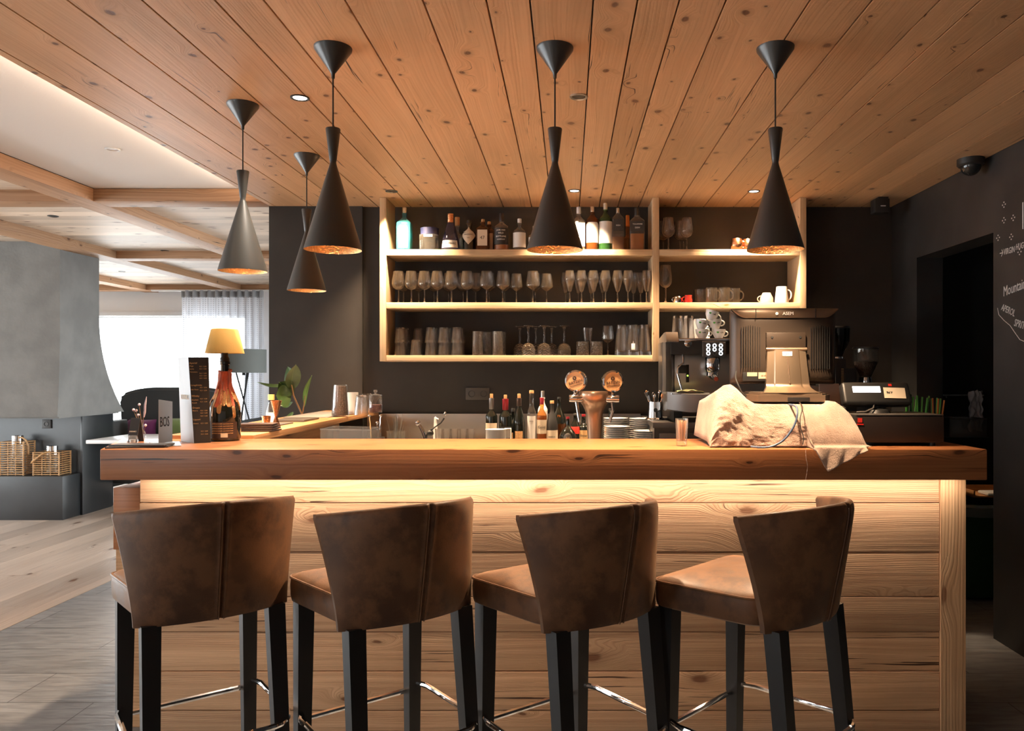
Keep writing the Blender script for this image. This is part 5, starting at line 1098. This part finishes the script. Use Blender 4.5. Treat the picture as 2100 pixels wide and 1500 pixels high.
for gx in (kx(1463), kx(1463)+.27):
    pn = MB().box(gx-.066,gx+.066,-.035,.0,kz(732),kz(703),bev=.006).build('button_panel', M['dark_grey'], cf)
    MB().box(gx-.069,gx+.069,-.030,.0,kz(703),kz(700.5),bev=.002).build('panel_rim', M['chrome'], pn)
    for i in range(3):
        for j in range(3):
            bt_ = MB().lathe([(.0115,0),(.0115,.002),(.0068,.002),(.0068,0)], (gx-.036+i*.036,-.0355,kz(709.5+j*8)), 16, mat=Matrix.Rotation(PI/2,4,'X')); bt_.build('button', M['ring_light'] if not (i==1 and j==2) else M['steel_dark'], pn)
    MB().lathe([(.0001,.0),(.040,0),(.045,-.01),(.045,-.07),(.04,-.085),(.0001,-.085)], (gx-.003,.02,kz(733)), 32).build('group_head', M['chrome'], cf)
    pf = MB().lathe([(.0001,0),(.036,0),(.038,-.02),(.02,-.04),(.0001,-.045)], (gx-.003,.02,kz(733)-.088), 28).build('portafilter', M['chrome'], cf)
    MB().tube([(gx-.003,-.01,kz(733)-.105),(gx-.008,-.06,kz(733)-.11),(gx-.012,-.15,kz(733)-.125)], [.010,.012,.014], 12).build('handle', M['black'], pf)
    MB().lathe([(.0001,-.002),(.012,-.002),(.012,.002),(.0001,.003)], (gx-.0125,-.151,kz(733)-.125), 16, mat=Matrix.Rotation(PI/2,4,'X')).build('handle_cap', M['wax'], pf)
MB().tube([(kx(1402),.03,kz(727)),(kx(1402),.02,kz(745)),(kx(1389),-.02,kz(755)),(kx(1388),-.03,kz(766)),(kx(1396),-.04,kz(800))], .006, 10).build('steam_wand', M['chrome'], cf)
MB().box(kx(1392),kx(1408),-.0,.03,kz(766),kz(749),bev=.003).build('wand_grip', M['black'], cf)
gl_ = MB().box(kx(1412),kx(1418),.09,.10,kz(785),kz(748),bev=.001).build('level_gauge', M['black'], cf); MB().lathe([(.0001,0),(.005,0),(.005,.002),(.0001,.003)], (kx(1415),.088,kz(771)), 12, mat=Matrix.Rotation(PI/2,4,'X')).build('gauge_light', M['green_led'], gl_)
cl = MB(); cl.grid(lambda u, v: Vector(((u-.5)*.15, (v-.5)*.1, .004+.010*noise.noise(Vector((u*4,v*4,0)))+.012*math.exp(-((u-.5)/.4)**2)-.0*(v))), 16, 12); cl.grid(lambda u, v: Vector(((u-.5)*.15, (v-.5)*.1, .001)), 3, 3)
o = cl.build('cleaning_cloth', M['sage'], loc=(X(1414,4.44)+.0, 4.44, Z(805.5,KD)+.001)); tag(o, 'sage green cloth folded on the espresso machine drip tray', 'cloth')
ztray = Z(694,KD)
for px, D, lb in ((1390,4.62,'upturned dark highball glass at the end of the espresso machine top'),(1412,4.62,'upturned dark highball glass next to the stacked espresso cups')):
    o = dup(tum, (X(px,D),D,ztray+.136), rot=(PI,0,0), label=lb, scale=(1,1,1.39), group='glasses on the espresso machine')
sc_ = thing('saucer_bowl', 'upturned grey-white bowl behind the espresso cups', 'bowl', (X(1435,4.8), 4.8, ztray)); MB().lathe([(.062,0),(.058,.07),(.045,.10),(.035,.13),(.0001,.13)], seg=28).build('bowl', M['white_cer'], sc_)
def cup_proto():
    t = thing('espresso_cup', 'x', 'cup', group='white espresso cups on the machine')
    MB().lathe([(.0001,.001),(.020,0),(.022,.004),(.036,.030),(.040,.056),(.038,.056),(.034,.030),(.0001,.006)], seg=32).build('cup', M['white_cer'], t)
    mug_handle(MB(), .035,.016,.046,.022,.004).build('handle', M['white_cer'], t)
    d = MB(); d.lathe([(.0001,.0),(.007,0),(.007,.0006),(.0001,.0008)], (-.019,-.0325,.038), 16, mat=Matrix.Rotation(-.5,4,'Z') @ Matrix.Rotation(PI/2-.2,4,'X')); e = d.build('green_dot', M['lime'], t)
    MB().text('cafe', .014, Matrix.Translation((0,0,.036)) @ Matrix.Rotation(.15,4,'Z') @ Matrix.Rotation(PI/2,4,'X'), bend=.0375).build('lettering', M['ink'], t)
    return t
ep = cup_proto(); ep.location = (X(1440,4.6),4.6,ztray); ep['label'] = 'white espresso cup at the bottom of the pile, beside the glasses'
dup(ep, (X(1474,4.6),4.6,ztray), .2, 'white espresso cup at the bottom of the pile, next to the till screen'); dup(ep, (X(1437,4.6),4.6,ztray+.055), rot=(0,.18,0.1), label='white espresso cup tipped on the lower one by the glasses'); dup(ep, (X(1468,4.6),4.6,ztray+.058), rot=(0,-.1,.2), label='white espresso cup in the second layer next to the till screen'); dup(ep, (X(1456,4.58),4.58,ztray+.108), rot=(0,.30,.1), label='white espresso cup on the very top of the pile')
sc2 = thing('cutlery_canister', 'flared steel canister of coffee spoons on the raised cabinet', 'canister', (X(1343,4.66), 4.66, 1.062))
MB().lathe([(.0001,.001),(.055,0),(.056,.006),(.046,.014),(.043,.05),(.040,.108),(.038,.108),(.041,.05),(.0001,.01)], seg=32).build('canister', M['chrome'], sc2)
MB().lathe([(.0001,0),(.012,0),(.012,.002),(.0001,.003)], (0,-.0425,.06), 20, mat=Matrix.Rotation(PI/2,4,'X')).build('badge', M['ink'], sc2)
random.seed(9)
for k in range(11):
    a = random.uniform(0,2*PI); L_ = random.uniform(.14,.165); q = Vector((.050*math.cos(a), .045*math.sin(a), L_))
    t = thing('coffee_spoon', 'coffee spoon standing in the flared steel canister', 'spoon', sc2.location[:], group='coffee spoons in the canister'); m_ = M['chrome'] if k % 3 else M['copper']
    MB().tube([(q.x*.2,q.y*.2,.012), tuple(q)], .0022, 6).build('handle', m_, t); MB().sphere(tuple(q), .009, seg=10, sc=(1,.5,1.5)).build('bowl', m_ if k % 2 else M['black'], t)
    if k == 0: MB().tube([(.0,0,.02),(-.035,-.01,.112),(-.062,-.015,.165)], .004, 8).build('thick_handle', M['chrome'], t)
pk = thing('toothpick_glass', 'shot glass of wooden toothpicks standing on the bar', 'glass', (X(1398,2.80), 2.80, CT))
MB().lathe([(.0001,.001),(.018,0),(.019,.002),(.019,.014),(.023,.098),(.0215,.098),(.0175,.018),(.0001,.016)], seg=28).build('glass', M['bottle_glass'], pk)
random.seed(3)
for k in range(44):
    a = random.uniform(0,2*PI); r0 = random.uniform(.0,.013); b_ = a+random.uniform(-.6,.6)
    o = MB().tube([(r0*math.cos(a),r0*math.sin(a),.019),(min(r0*1.4+.004,.018)*math.cos(b_),min(r0*1.4+.004,.018)*math.sin(b_),.019+.068+random.uniform(0,.006))], .0011, 5).build('toothpick', M['copper'] if 0 else M['pick'] if 'pick' in M else M.setdefault('pick', plain('toothpick wood', (.72,.42,.26), .6)), loc=pk.location[:]); tag(o, 'wooden toothpick in the shot glass on the bar', 'toothpick', 'toothpicks in the shot glass')
random.seed(17)
# ---------------------------------------------------------------- till: box, towel, screen
cx_ = thing('receipt_box', 'low box hidden under the towel, carrying the till screen', 'box', (.78, 2.92, CT))
MB().box(-.22,.22,-.115,.14,0,.138,bev=.006).build('body', M['dark_grey'], cx_); MB().box(-.215,.215,-.11,.135,.138,.142,bev=.002).build('lid', M['dark_grey'], cx_)
KP = [(1450,905,.0),(1453,880,.5),(1457,855,.9),(1462,826,1),(1470,802,1),(1486,790,1),(1500,789,1),(1512,797,1),(1530,815,1),(1548,826,1),(1575,829,1),(1620,830,1),(1680,829,1),(1700,822,1),(1716,824,1),(1732,836,1),(1746,849,1),(1753,862,1),(1756,880,.8),(1759,905,.4),(1762,916,0)]
def interp(u, col):
    px = 1450+(1762-1450)*u
    for a, b_ in zip(KP, KP[1:]):
        if a[0] <= px <= b_[0]: k = (px-a[0])/(b_[0]-a[0]); return a[col]+(b_[col]-a[col])*k
    return KP[-1][col]
def tail(px):   # lowest pixel row of the hanging corner
    if px < 1648 or px > 1762: return None
    return 922+(967-922)*(px-1648)/(1672-1648) if px < 1672 else 967-(967-916)*(px-1672)/(1762-1672)
def towel(u, v):
    px = 1450+312*u; zt = max(Z(interp(u,1), 2.80), CT+.004); D0, D1 = 3.07, 2.795
    n_ = noise.noise(Vector((u*5, v*4, 1.3)))*.008+noise.noise(Vector((u*15, v*9, 5)))*.004+noise.noise(Vector((u*38, v*24, 9)))*.0022+.006*max(0,1-abs((u-.16)-(.18*(1-v)))/.03)+.006*max(0,1-abs((u-.70)-.22*(v-.4))/.02)-.003*max(0,1-abs((u-.30)+.1*(v-.5))/.04)
    x = X(px, 2.78); hump = max(0, zt-(CT+.150))
    if v < .33:
        k = v/.33; y = D0+(D1-D0)*k; zz = zt+(-.0)*k + (0 if hump < .002 else -hump*(1-k)*.8)+ n_*.15*(zt > CT+.03)
        if px > 1530 and px < 1700: zz = min(zz, CT+.148)
        return Vector((x, y, zz))
    k = (v-.33)/.67; tl_ = tail(px); zf = CT+.004
    fold = .010*math.sin(u*13+1.2+v*3)*math.sin(PI*min(k*1.3,1))+n_*min(1,k*4)
    if tl_ is None:
        z = zt+(zf-zt)*k; y = D1-.055*math.sin(k*PI/2)**.7-(.012*k); y = max(y+fold*(zt-CT)/.15, SLF+.012)
        if k > .93: y = max(y, SLF+.02)
        return Vector((x, y, max(z, zf)))
    # three stages: down the box, across the top edge, down over the front of the bar
    zl = Z(tl_, 2.655)
    if k < .58: kk = k/.58; z = zt+(CT+.012-zt)*kk; y = D1+(2.695-D1)*math.sin(kk*PI/2)**.8+fold*(1-kk)
    elif k < .70: kk = (k-.58)/.12; z = CT+.012-.004*kk; y = 2.695+(2.654-2.695)*kk
    else: kk = (k-.70)/.30; z = CT+.008+(zl-CT-.008)*kk; y = 2.654-.004*kk-.010*abs(math.sin(u*30+kk))*kk
    if zl > CT: z = max(z, CT+.004); y = max(y, SLF+.004)
    return Vector((x, y, z))
tw = MB(); tw.grid(towel, 150, 80); tw = tw.build('towel', M['towel'], sharp=180); md = tw.modifiers.new('thick', 'SOLIDIFY'); md.thickness = .003; md.offset = 1
tag(tw, 'beige terry towel draped under the till screen, one corner hanging over the bar', 'towel')
MD = 2.99; mo = thing('till_screen', 'bronze-grey till monitor seen from behind, standing on the towel', 'monitor', (X(1605,MD), MD, CT+.155), -.06)
def mz(py): return Z(py,2.96)-CT-.155
mw = .198
bk = [(-mw,0),(mw,0)]
bm_ = MB()
def backshell(u, v):
    s = u*2-1; t_ = v*2-1; z0, z1 = mz(786), mz(634); e = (1-abs(s)**8)*(1-abs(t_)**8)
    return Vector((s*mw, -.045*max(e,0)**.5, z0+(z1-z0)*v))
bm_.grid(backshell, 40, 30); bm_.box(-mw,mw,0,.03,mz(788),mz(633),bev=.006); bm_.build('rear_housing', M['pos_dark'], mo)
def bar_fn(u, v):
    s = u*2-1; z1 = mz(634); z0 = mz(653) if abs(s) < .72 else mz(653)+(abs(s)-.72)/.28*(mz(636)-mz(653))*((abs(s)-.72)/.28)
    return Vector((s*mw*1.0, -.050+.012*abs(s)**4-.006*math.sin(PI*v), z0+(z1-z0)*v))
hb_ = MB(); hb_.grid(bar_fn, 60, 8); hb_.grid(lambda u, v: Vector((bar_fn(u,1).x, -.050+.012*abs(u*2-1)**4+.05*v, mz(634)+.001)), 60, 3); h1 = hb_.build('top_bar', M['pos'], mo)
for sx in (-.56,.56): MB().box(sx*mw-.0012, sx*mw+.0012, -.0575,-.045,mz(653),mz(635)).build('joint_line', M['black'], h1)
MB().text('ASEM', .017, face(.008,-.0585,mz(644.5)), depth=.001).sphere((-.033,-.0575,mz(644.5)), .006, seg=10, sc=(1,.3,1)).build('logo_lettering', M['white_ink'], h1)
vt = MB()
for side in (-1, 1):
    for k in range(9): x_ = side*(.095+k*.0085); vt.box(x_-.0008, x_+.0008, -.052,-.044, mz(755 if side<0 else 757), mz(668+abs(k-4)*1))
    vt.build('vent_slots', M['black'], mo); vt = MB()
MB().box(-mw*.80,-.06,-.0475,-.042,mz(782),mz(764),bev=.001).build('port_recess', M['black'], mo); s_ = MB().box(-mw*.72,-.105,-.049,-.0475,mz(772),mz(764)).box(-.10,-.062,-.049,-.0475,mz(777),mz(764)).build('type_label', plain('tan type label', (.50,.36,.24), .6), mo)
MB().text('CE 24V', .007, face(-.08,-.0495,mz(771))).build('lettering', M['ink'], s_)
br_ = MB().box(-.073,.073,-.062,-.040,mz(714),mz(683),bev=.003).build('mount_bracket', M['pos_dark'], mo)
for px in (-.052,.052):
    MB().lathe([(.0001,0),(.005,0),(.004,.002),(.0001,.002)], (px,-.0625,mz(693)), 14, mat=Matrix.Rotation(PI/2,4,'X')).build('screw', M['black'], br_)
MB().tube([(-.075,-.066,mz(717)),(.075,-.066,mz(717))], .006, 12).build('hinge_bar', M['pos_metal'], mo)
def neck(u, v):   # v from top to bottom, sweeping out to the foot
    s = u*2-1; z0, z1 = mz(718), .034; k = v
    w = .070+.012*k+(.018*max(0,(k-.86)/.14)**1.5); y = -.066-.012*k-(.055*max(0,(k-.80)/.2)**2); c = .014*(1-abs(s)**2.2)
    if abs(s) > .62: c *= .35 
    return Vector((s*w+.004*k, y-c, z0+(z1-z0)*k))
nk = MB(); nk.grid(neck, 41, 36); nk.grid(lambda u, v: neck(u, v)+Vector((0,.022 if True else 0,0)), 41, 36)
for u in (0,1): nk.grid(lambda a, v, u=u: neck(u, v)+Vector((0,.022*a,0)), 2, 36)
n_ = nk.build('stand_neck', M['pos_metal'], mo)
MB().tube([(.0,-.084,mz(735)),(.004,-.087,mz(760)),(.008,-.092,mz(786))], .0028, 8).build('neck_groove', M['pos'], n_)
st2 = MB().box(-.018,.018,-.083,-.0825,mz(731),mz(722),bev=.0005).build('sticker', M['paper'], n_); MB().text('Siris', .008, face(0,-.0836,mz(726.5))).build('lettering', M['blue_cable'], st2)
ft_ = MB(); ft_.prism([(-.148,-.075,.002),(-.148,-.100,.002),(-.120,-.155,.002),(.120,-.155,.002),(.150,-.100,.002),(.150,.08,.002),(-.148,.08,.002)], (0,0,.024))
vtop = [(-.13,-.080,.034),(-.105,-.130,.034),(.105,-.130,.034),(.13,-.09,.034),(.13,.07,.034),(-.13,.07,.034)]
ft_.prism([(-.140,-.085,.0255),(-.112,-.143,.0255),(.112,-.143,.0255),(.142,-.095,.0255),(.142,.075,.0255),(-.14,.075,.0255)], (0,0,.006)); ft_.prism([(x,y,.031) for x,y,z in vtop], (0,0,.004))
fo = ft_.build('stand_foot', M['pos'], mo); MB().box(-.015,.065,-.1565,-.150,.003,.018,bev=.002).build('cable_slot', M['black'], fo)
def cable(name, pts, r, mat, label):
    # smooth by Catmull-Rom
    P_ = [Vector(p) for p in pts]; P_ = [P_[0]]+P_+[P_[-1]]; out = []
    for i in range(1, len(P_)-2):
        for k in range(8):
            t_ = k/8; a, b_, c, d = P_[i-1:i+3]; out.append(.5*((2*b_)+(c-a)*t_+(2*a-5*b_+4*c-d)*t_*t_+(3*b_-a-3*c+d)*t_**3))
    out.append(P_[-1]); o = MB().tube(out, r, 8).build(name, mat); return tag(o, label, 'cable')
cable('power_cable', [P(1618,830,2.80),P(1632,834,2.735),P(1635,848,2.705),P(1630,870,2.692),P(1616,893,2.684),P(1600,908,2.68),P(1580,916.5,2.677),P(1560,918,2.68),P(1540,916,2.70)], .0036, M['blue_cable'], 'blue-grey cable looping down over the towel onto the bar')
cable('thin_cable', [P(1640,826,2.81),P(1646,836,2.735),P(1641,858,2.70),P(1642,878,2.69),P(1648,898,2.68),P(1646,912,2.674)], .0016, M['black'], 'thin black cable running down the towel beside the blue one')
cable('loose_thread', [P(1652,920,2.655),P(1653,940,2.645),P(1656,958,2.645),P(1652,985,2.645)], .0008, M['towel'], 'loose towel thread dangling in front of the bar edge')
cable('usb_cable', [P(1510,762,2.93),P(1509,775,2.90),P(1514,790,2.87),P(1522,806,2.86),P(1530,814,2.86)], .0028, M['black'], 'short black cable plugged into the back of the till screen')
# things right of the till
bk1 = thing('folded_menu', 'black upright menu with gold line lettering behind the towel', 'menu', (0,0,0))
a0, f0, b0 = P(1690,733,3.12), P(1712,735,3.04), P(1735,737,3.10)
a1, f1, b1 = [Vector((v.x+.012*i_, v.y, CT)) for v, i_ in ((a0,1),(f0,1.2),(b0,0))]
pgs = MB().prism([a0,a1,f1,f0], (0,.004,0)).build('front_page', M['pos_dark'], bk1); pg2 = MB().prism([f0,f1,b1,b0], (0,.004,0)).build('side_page', M['pos_dark'], bk1)
an = math.atan2(f0.y-a0.y, f0.x-a0.x); m0 = (a0+f0)/2
tx = MB()
for k, s_ in enumerate(('WE L', 'THE', 'AZ O')): tx.text(s_, .034, face(m0.x+.012-k*.011+.002, m0.y-.004+k*.003, Z(765,3.08)+.01, rz=an, ry=-PI/2), space=1.1)
tx.build('lettering', M['gold_ink'], pgs)
tx = MB(); m1 = (f0+b0)/2; 
for k in range(11): tx.box(m1.x+.002, m1.x+.012, m1.y-.003, m1.y-.002, Z(757+k*3,3.07)-.0012, Z(757+k*3,3.07)+.0012)
tx.build('print_lines', M['gold_ink'], pg2)
nb = thing('napkin_holder', 'pale pinkish notepads standing behind the towel', 'notepad', (X(1702,3.02), 3.02, CT))
for k in range(4): MB().box(-.040+k*.004,.034+k*.004,.004*k*2,.006+.004*k*2,0,Z(787,3.02)-CT-.004*k,bev=.001,mat=Matrix.Rotation(-.1,4,'Z')).build('pad', M.setdefault('pink', plain('pinkish paper', (.62,.40,.30), .7)), nb)
pf_ = thing('framed_card', 'small steel framed card partly hidden behind the stand neck', 'frame', (X(1658,3.06), 3.06, CT)); MB().box(-.05,.05,0,.008,.0,Z(791,3.06)-CT,bev=.002).build('frame', M['steel'], pf_); MB().box(-.038,.040,-.001,0,.03,Z(795,3.06)-CT).build('card', M['paper_cream'], pf_)
def grinder(px, D, ytop, label, hop, beans, zb):
    t = thing('coffee_grinder', label, 'coffee grinder', (X(px,D), D, zb)); s = D/F
    h = Z(ytop,D)-zb
    MB().box(-.085,.085,-.09,.13,0,h-.24,bev=.015).build('body', M['black'], t)
    MB().lathe([(.035,h-.24),(.04,h-.20),(.035,h-.175)], seg=24).build('collar', M['chrome'], t)
    MB().lathe([(.03,h-.175),(.06,h-.11),(.07,h-.085),(.072,h-.01),(.070,h-.01),(.067,h-.085),(.03,h-.165)], seg=28).build('hopper', hop, t)
    if beans: MB().lathe([(.0001,h-.165),(.03,h-.165),(.060,h-.105),(.064,h-.085),(.0001,h-.078)], seg=24).build('beans', M['beans'], t)
    MB().lathe([(.0001,h),(.070,h),(.074,h-.008),(.072,h-.012),(.0001,h-.011)], seg=28).build('lid', M['black'], t)
    return t, h
g1, h1_ = grinder(1716,4.50,670,'dark coffee grinder whose smoked hopper rises behind the menu', glass('smoked hopper', tint=(.35,.35,.36), edge=.4, base=.05), False, 1.062)
g2, h2_ = grinder(1775,4.50,712,'coffee grinder with a clear hopper half full of beans', M['glass'], True, 1.062)
MB().box(-.015,.02,-.098,-.09,h2_-.27,h2_-.262).build('display', M['screen'], g2)
pt = thing('payment_terminal', 'black tilted card terminal with a lit white display on the cash drawer', 'card terminal', (X(1800,2.90), 2.90, 0))
dz = Z(850,2.80); T = Matrix.Translation((0,0,Z(812,2.84))) @ Matrix.Rotation(-.42,4,'X')
MB().box(X(1737,2.84)-X(1800,2.90), X(1878,2.84)-X(1800,2.90), -.022,.022,-.042,.046,bev=.012,mat=T,seg=3).build('housing', M['black'], pt)
x0, x1 = X(1762,2.82)-X(1800,2.90), X(1820,2.82)-X(1800,2.90)
MB().box(x0,x1,-.0235,-.0222,.002,.026,mat=T).build('display', M['screen'], pt)
q1 = MB().box(X(1831,2.8)-X(1800,2.90), X(1876,2.8)-X(1800,2.90), -.0245,-.0225,-.020,.022,mat=T @ Matrix.Rotation(.03,4,'Y')).build('card_sticker', M['paper_cream'], pt)
MB().text('PAY', .012, T @ Matrix.Translation((X(1842,2.8)-X(1800,2.90),-.026,.0)) @ Matrix.Rotation(PI/2,4,'X')).build('lettering', M['ink'], q1)
MB().box(X(1843,2.8)-X(1800,2.90), X(1850,2.8)-X(1800,2.90), -.0235,-.0225,.027,.036,mat=T).build('red_logo', M['red'], pt)
MB().lathe([(.0001,dz+.0),(.045,dz),(.04,dz+.012),(.012,dz+.02),(.012,Z(812,2.84)-.012),(.0001,Z(812,2.84)-.01)], seg=24).build('stand', M['black'], pt)
MB().tube([(.03-.05,-.02,Z(826,2.85)),(-.03,-.035,Z(838,2.85)),(-.06,-.04,Z(845,2.85)),(-.09,-.03,Z(846,2.85))], .003, 8).build('lead', M['dark_grey'], pt)
cdw = thing('cash_drawer', 'black cash drawer on rubber feet at the end of the bar', 'cash drawer', (0,0,CT))
x0, x1 = X(1757,2.78), X(1936,2.78); zt = dz-CT
MB().box(x0,x1,2.79,3.00,.012,zt-.004,bev=.003).build('body', M['black'], cdw); MB().box(x0-.0,x1,2.78,2.792,.016,zt-.008,bev=.002).build('drawer_front', plain('drawer front', (.018,.012,.010), .4), cdw); MB().box(x0,x1,2.782,3.0,zt-.004,zt,bev=.001).build('lid', M['dark_grey'], cdw)
for x_ in (x0+.03, x1-.03):
    for y_ in (2.81,2.98): MB().lathe([(.0001,0),(.012,0),(.012,.013),(.0001,.013)], (x_,y_,0), 14).build('rubber_foot', M['black'], cdw)
lg = MB().box(X(1759,2.78),X(1768,2.78),2.7785,2.780,Z(867,2.78)-CT,Z(858,2.78)-CT).box(X(1755,2.78)+.004,X(1771,2.78),2.7785,2.780,Z(872,2.78)-CT,Z(869.5,2.78)-CT).build('red_logo', [M['red']], cdw)
# straws beyond the drawer
def strawcup(px, cols, label):
    t = thing('straw_cup', label, 'cup', (X(px,3.05), 3.05, CT)); MB().lathe([(.0001,.001),(.022,0),(.026,.10),(.024,.10),(.02,.003),(.0001,.003)], seg=24).build('cup', M['black'], t)
    for k in range(8):
        a = random.uniform(0,2*PI); m_ = cols[k % len(cols)]; q = Vector((.026*math.cos(a)+.008, .026*math.sin(a), .165+random.uniform(-.01,.012)))
        o = MB().tube([(.012*math.cos(a),.012*math.sin(a),.004), tuple(q)], .0032, 6).build('drinking_straw', m_, loc=t.location[:]); tag(o, 'coloured straw in the '+label.split(' in ')[0].split(' of ')[0]+(' of green straws' if cols[0] is M['lime'] else ' of orange straws'), 'straw', 'straws in the '+('green' if cols[0] is M['lime'] else 'orange')+' straw cup')
strawcup(1888, [M['lime'],M['green_glass']], 'black cup of green straws behind the cash drawer'); strawcup(1920, [M['orange'],M['lime'],M['orange']], 'black cup of orange straws behind the cash drawer end')
strawcup(1866, [M['green_glass'],M['lime']], 'black cup of green straws partly behind the card terminal')
# passage beyond the opening
ra_ = thing('utensil_rail', 'thin steel rail with hooks on the passage wall', 'rail', (0, BW, 0))
MB().tube([(X(1870,5.12),-.05,Z(811,5.12)),(X(2020,5.12),-.05,Z(811,5.12))], .006, 8).build('rail', M['steel'], ra_)
for px in (1893,1942,1998): MB().tube([(X(px,5.12),-.0,Z(811,5.12)),(X(px,5.12),-.05,Z(811,5.12)),(X(px,5.12),-.06,Z(816,5.12))], .005, 6).build('hook', M['steel'], ra_)
tb_ = thing('clear_bin', 'clear dark storage bin on a bracket at the passage wall', 'bin', (X(1984,4.9), 4.95, Z(897,4.9)))
w_ = 38*4.9/F; mb = MB(); mb.box(-w_,w_,-.06,-.056,0,.115,bev=.002); mb.box(-w_,-w_+.004,-.056,.18,0,.115); mb.box(w_-.004,w_,-.056,.18,0,.115); mb.box(-w_,w_,.176,.18,0,.115); mb.box(-w_,w_,-.06,.18,0,.003); mb.build('bin', M['acrylic'], tb_); MB().tube([(-w_,-.06,.115),(w_,-.06,.115),(w_,.18,.115),(-w_,.18,.115)], .004, 6, closed=True).build('rim', M['dark_grey'], tb_)
MB().box(-w_-.02,w_+.02,-.06,.236,-.03,-.001).build('bracket_shelf', M['black'], tb_)
bgs = MB(); bgs.grid(lambda u, v: Vector(((u-.5)*.09+.02*noise.noise(Vector((u*3,v*5,2))), .02*noise.noise(Vector((u*5,v*6,0)))-.02, -.26*v+.02*noise.noise(Vector((u*4,v,7))))), 16, 24)
o = bgs.build('plastic_bag', plain('crumpled clear plastic', (.5,.5,.52), .25), loc=(X(2022,4.9)+.03, 5.10, Z(803,4.9))); tag(o, 'crumpled clear plastic bag hanging in the passage', 'bag')
gb_ = thing('waste_bin', 'dark green waste bin standing in the passage', 'bin', (X(2012,4.75), 4.75, 0))
MB().box(-.17,.19,-.16,.16,.01,.55,bev=.02).build('body', M['green_bin'], gb_); MB().lathe([(.22,.50),(.245,.56),(.235,.575),(.21,.56)], seg=4*6, sq=5).build('liner', plain('bin liner', (.10,.14,.15), .3), gb_)
tr_ = thing('wooden_tray', 'wooden tray with a white napkin lying on the green bin', 'tray', (X(2020,4.7), 4.72, .60)); 
MB().box(-.10,.20,-.08,.12,0,.01,bev=.002,g=0).box(-.10,-.09,-.08,.12,.01,.04,g=1).box(-.10,.20,.11,.12,.01,.05,g=0).build('tray', M['return_wood'], tr_); MB().box(-.02,.14,-.09,.03,.012,.03,bev=.01).build('napkin', M['paper'], tr_)
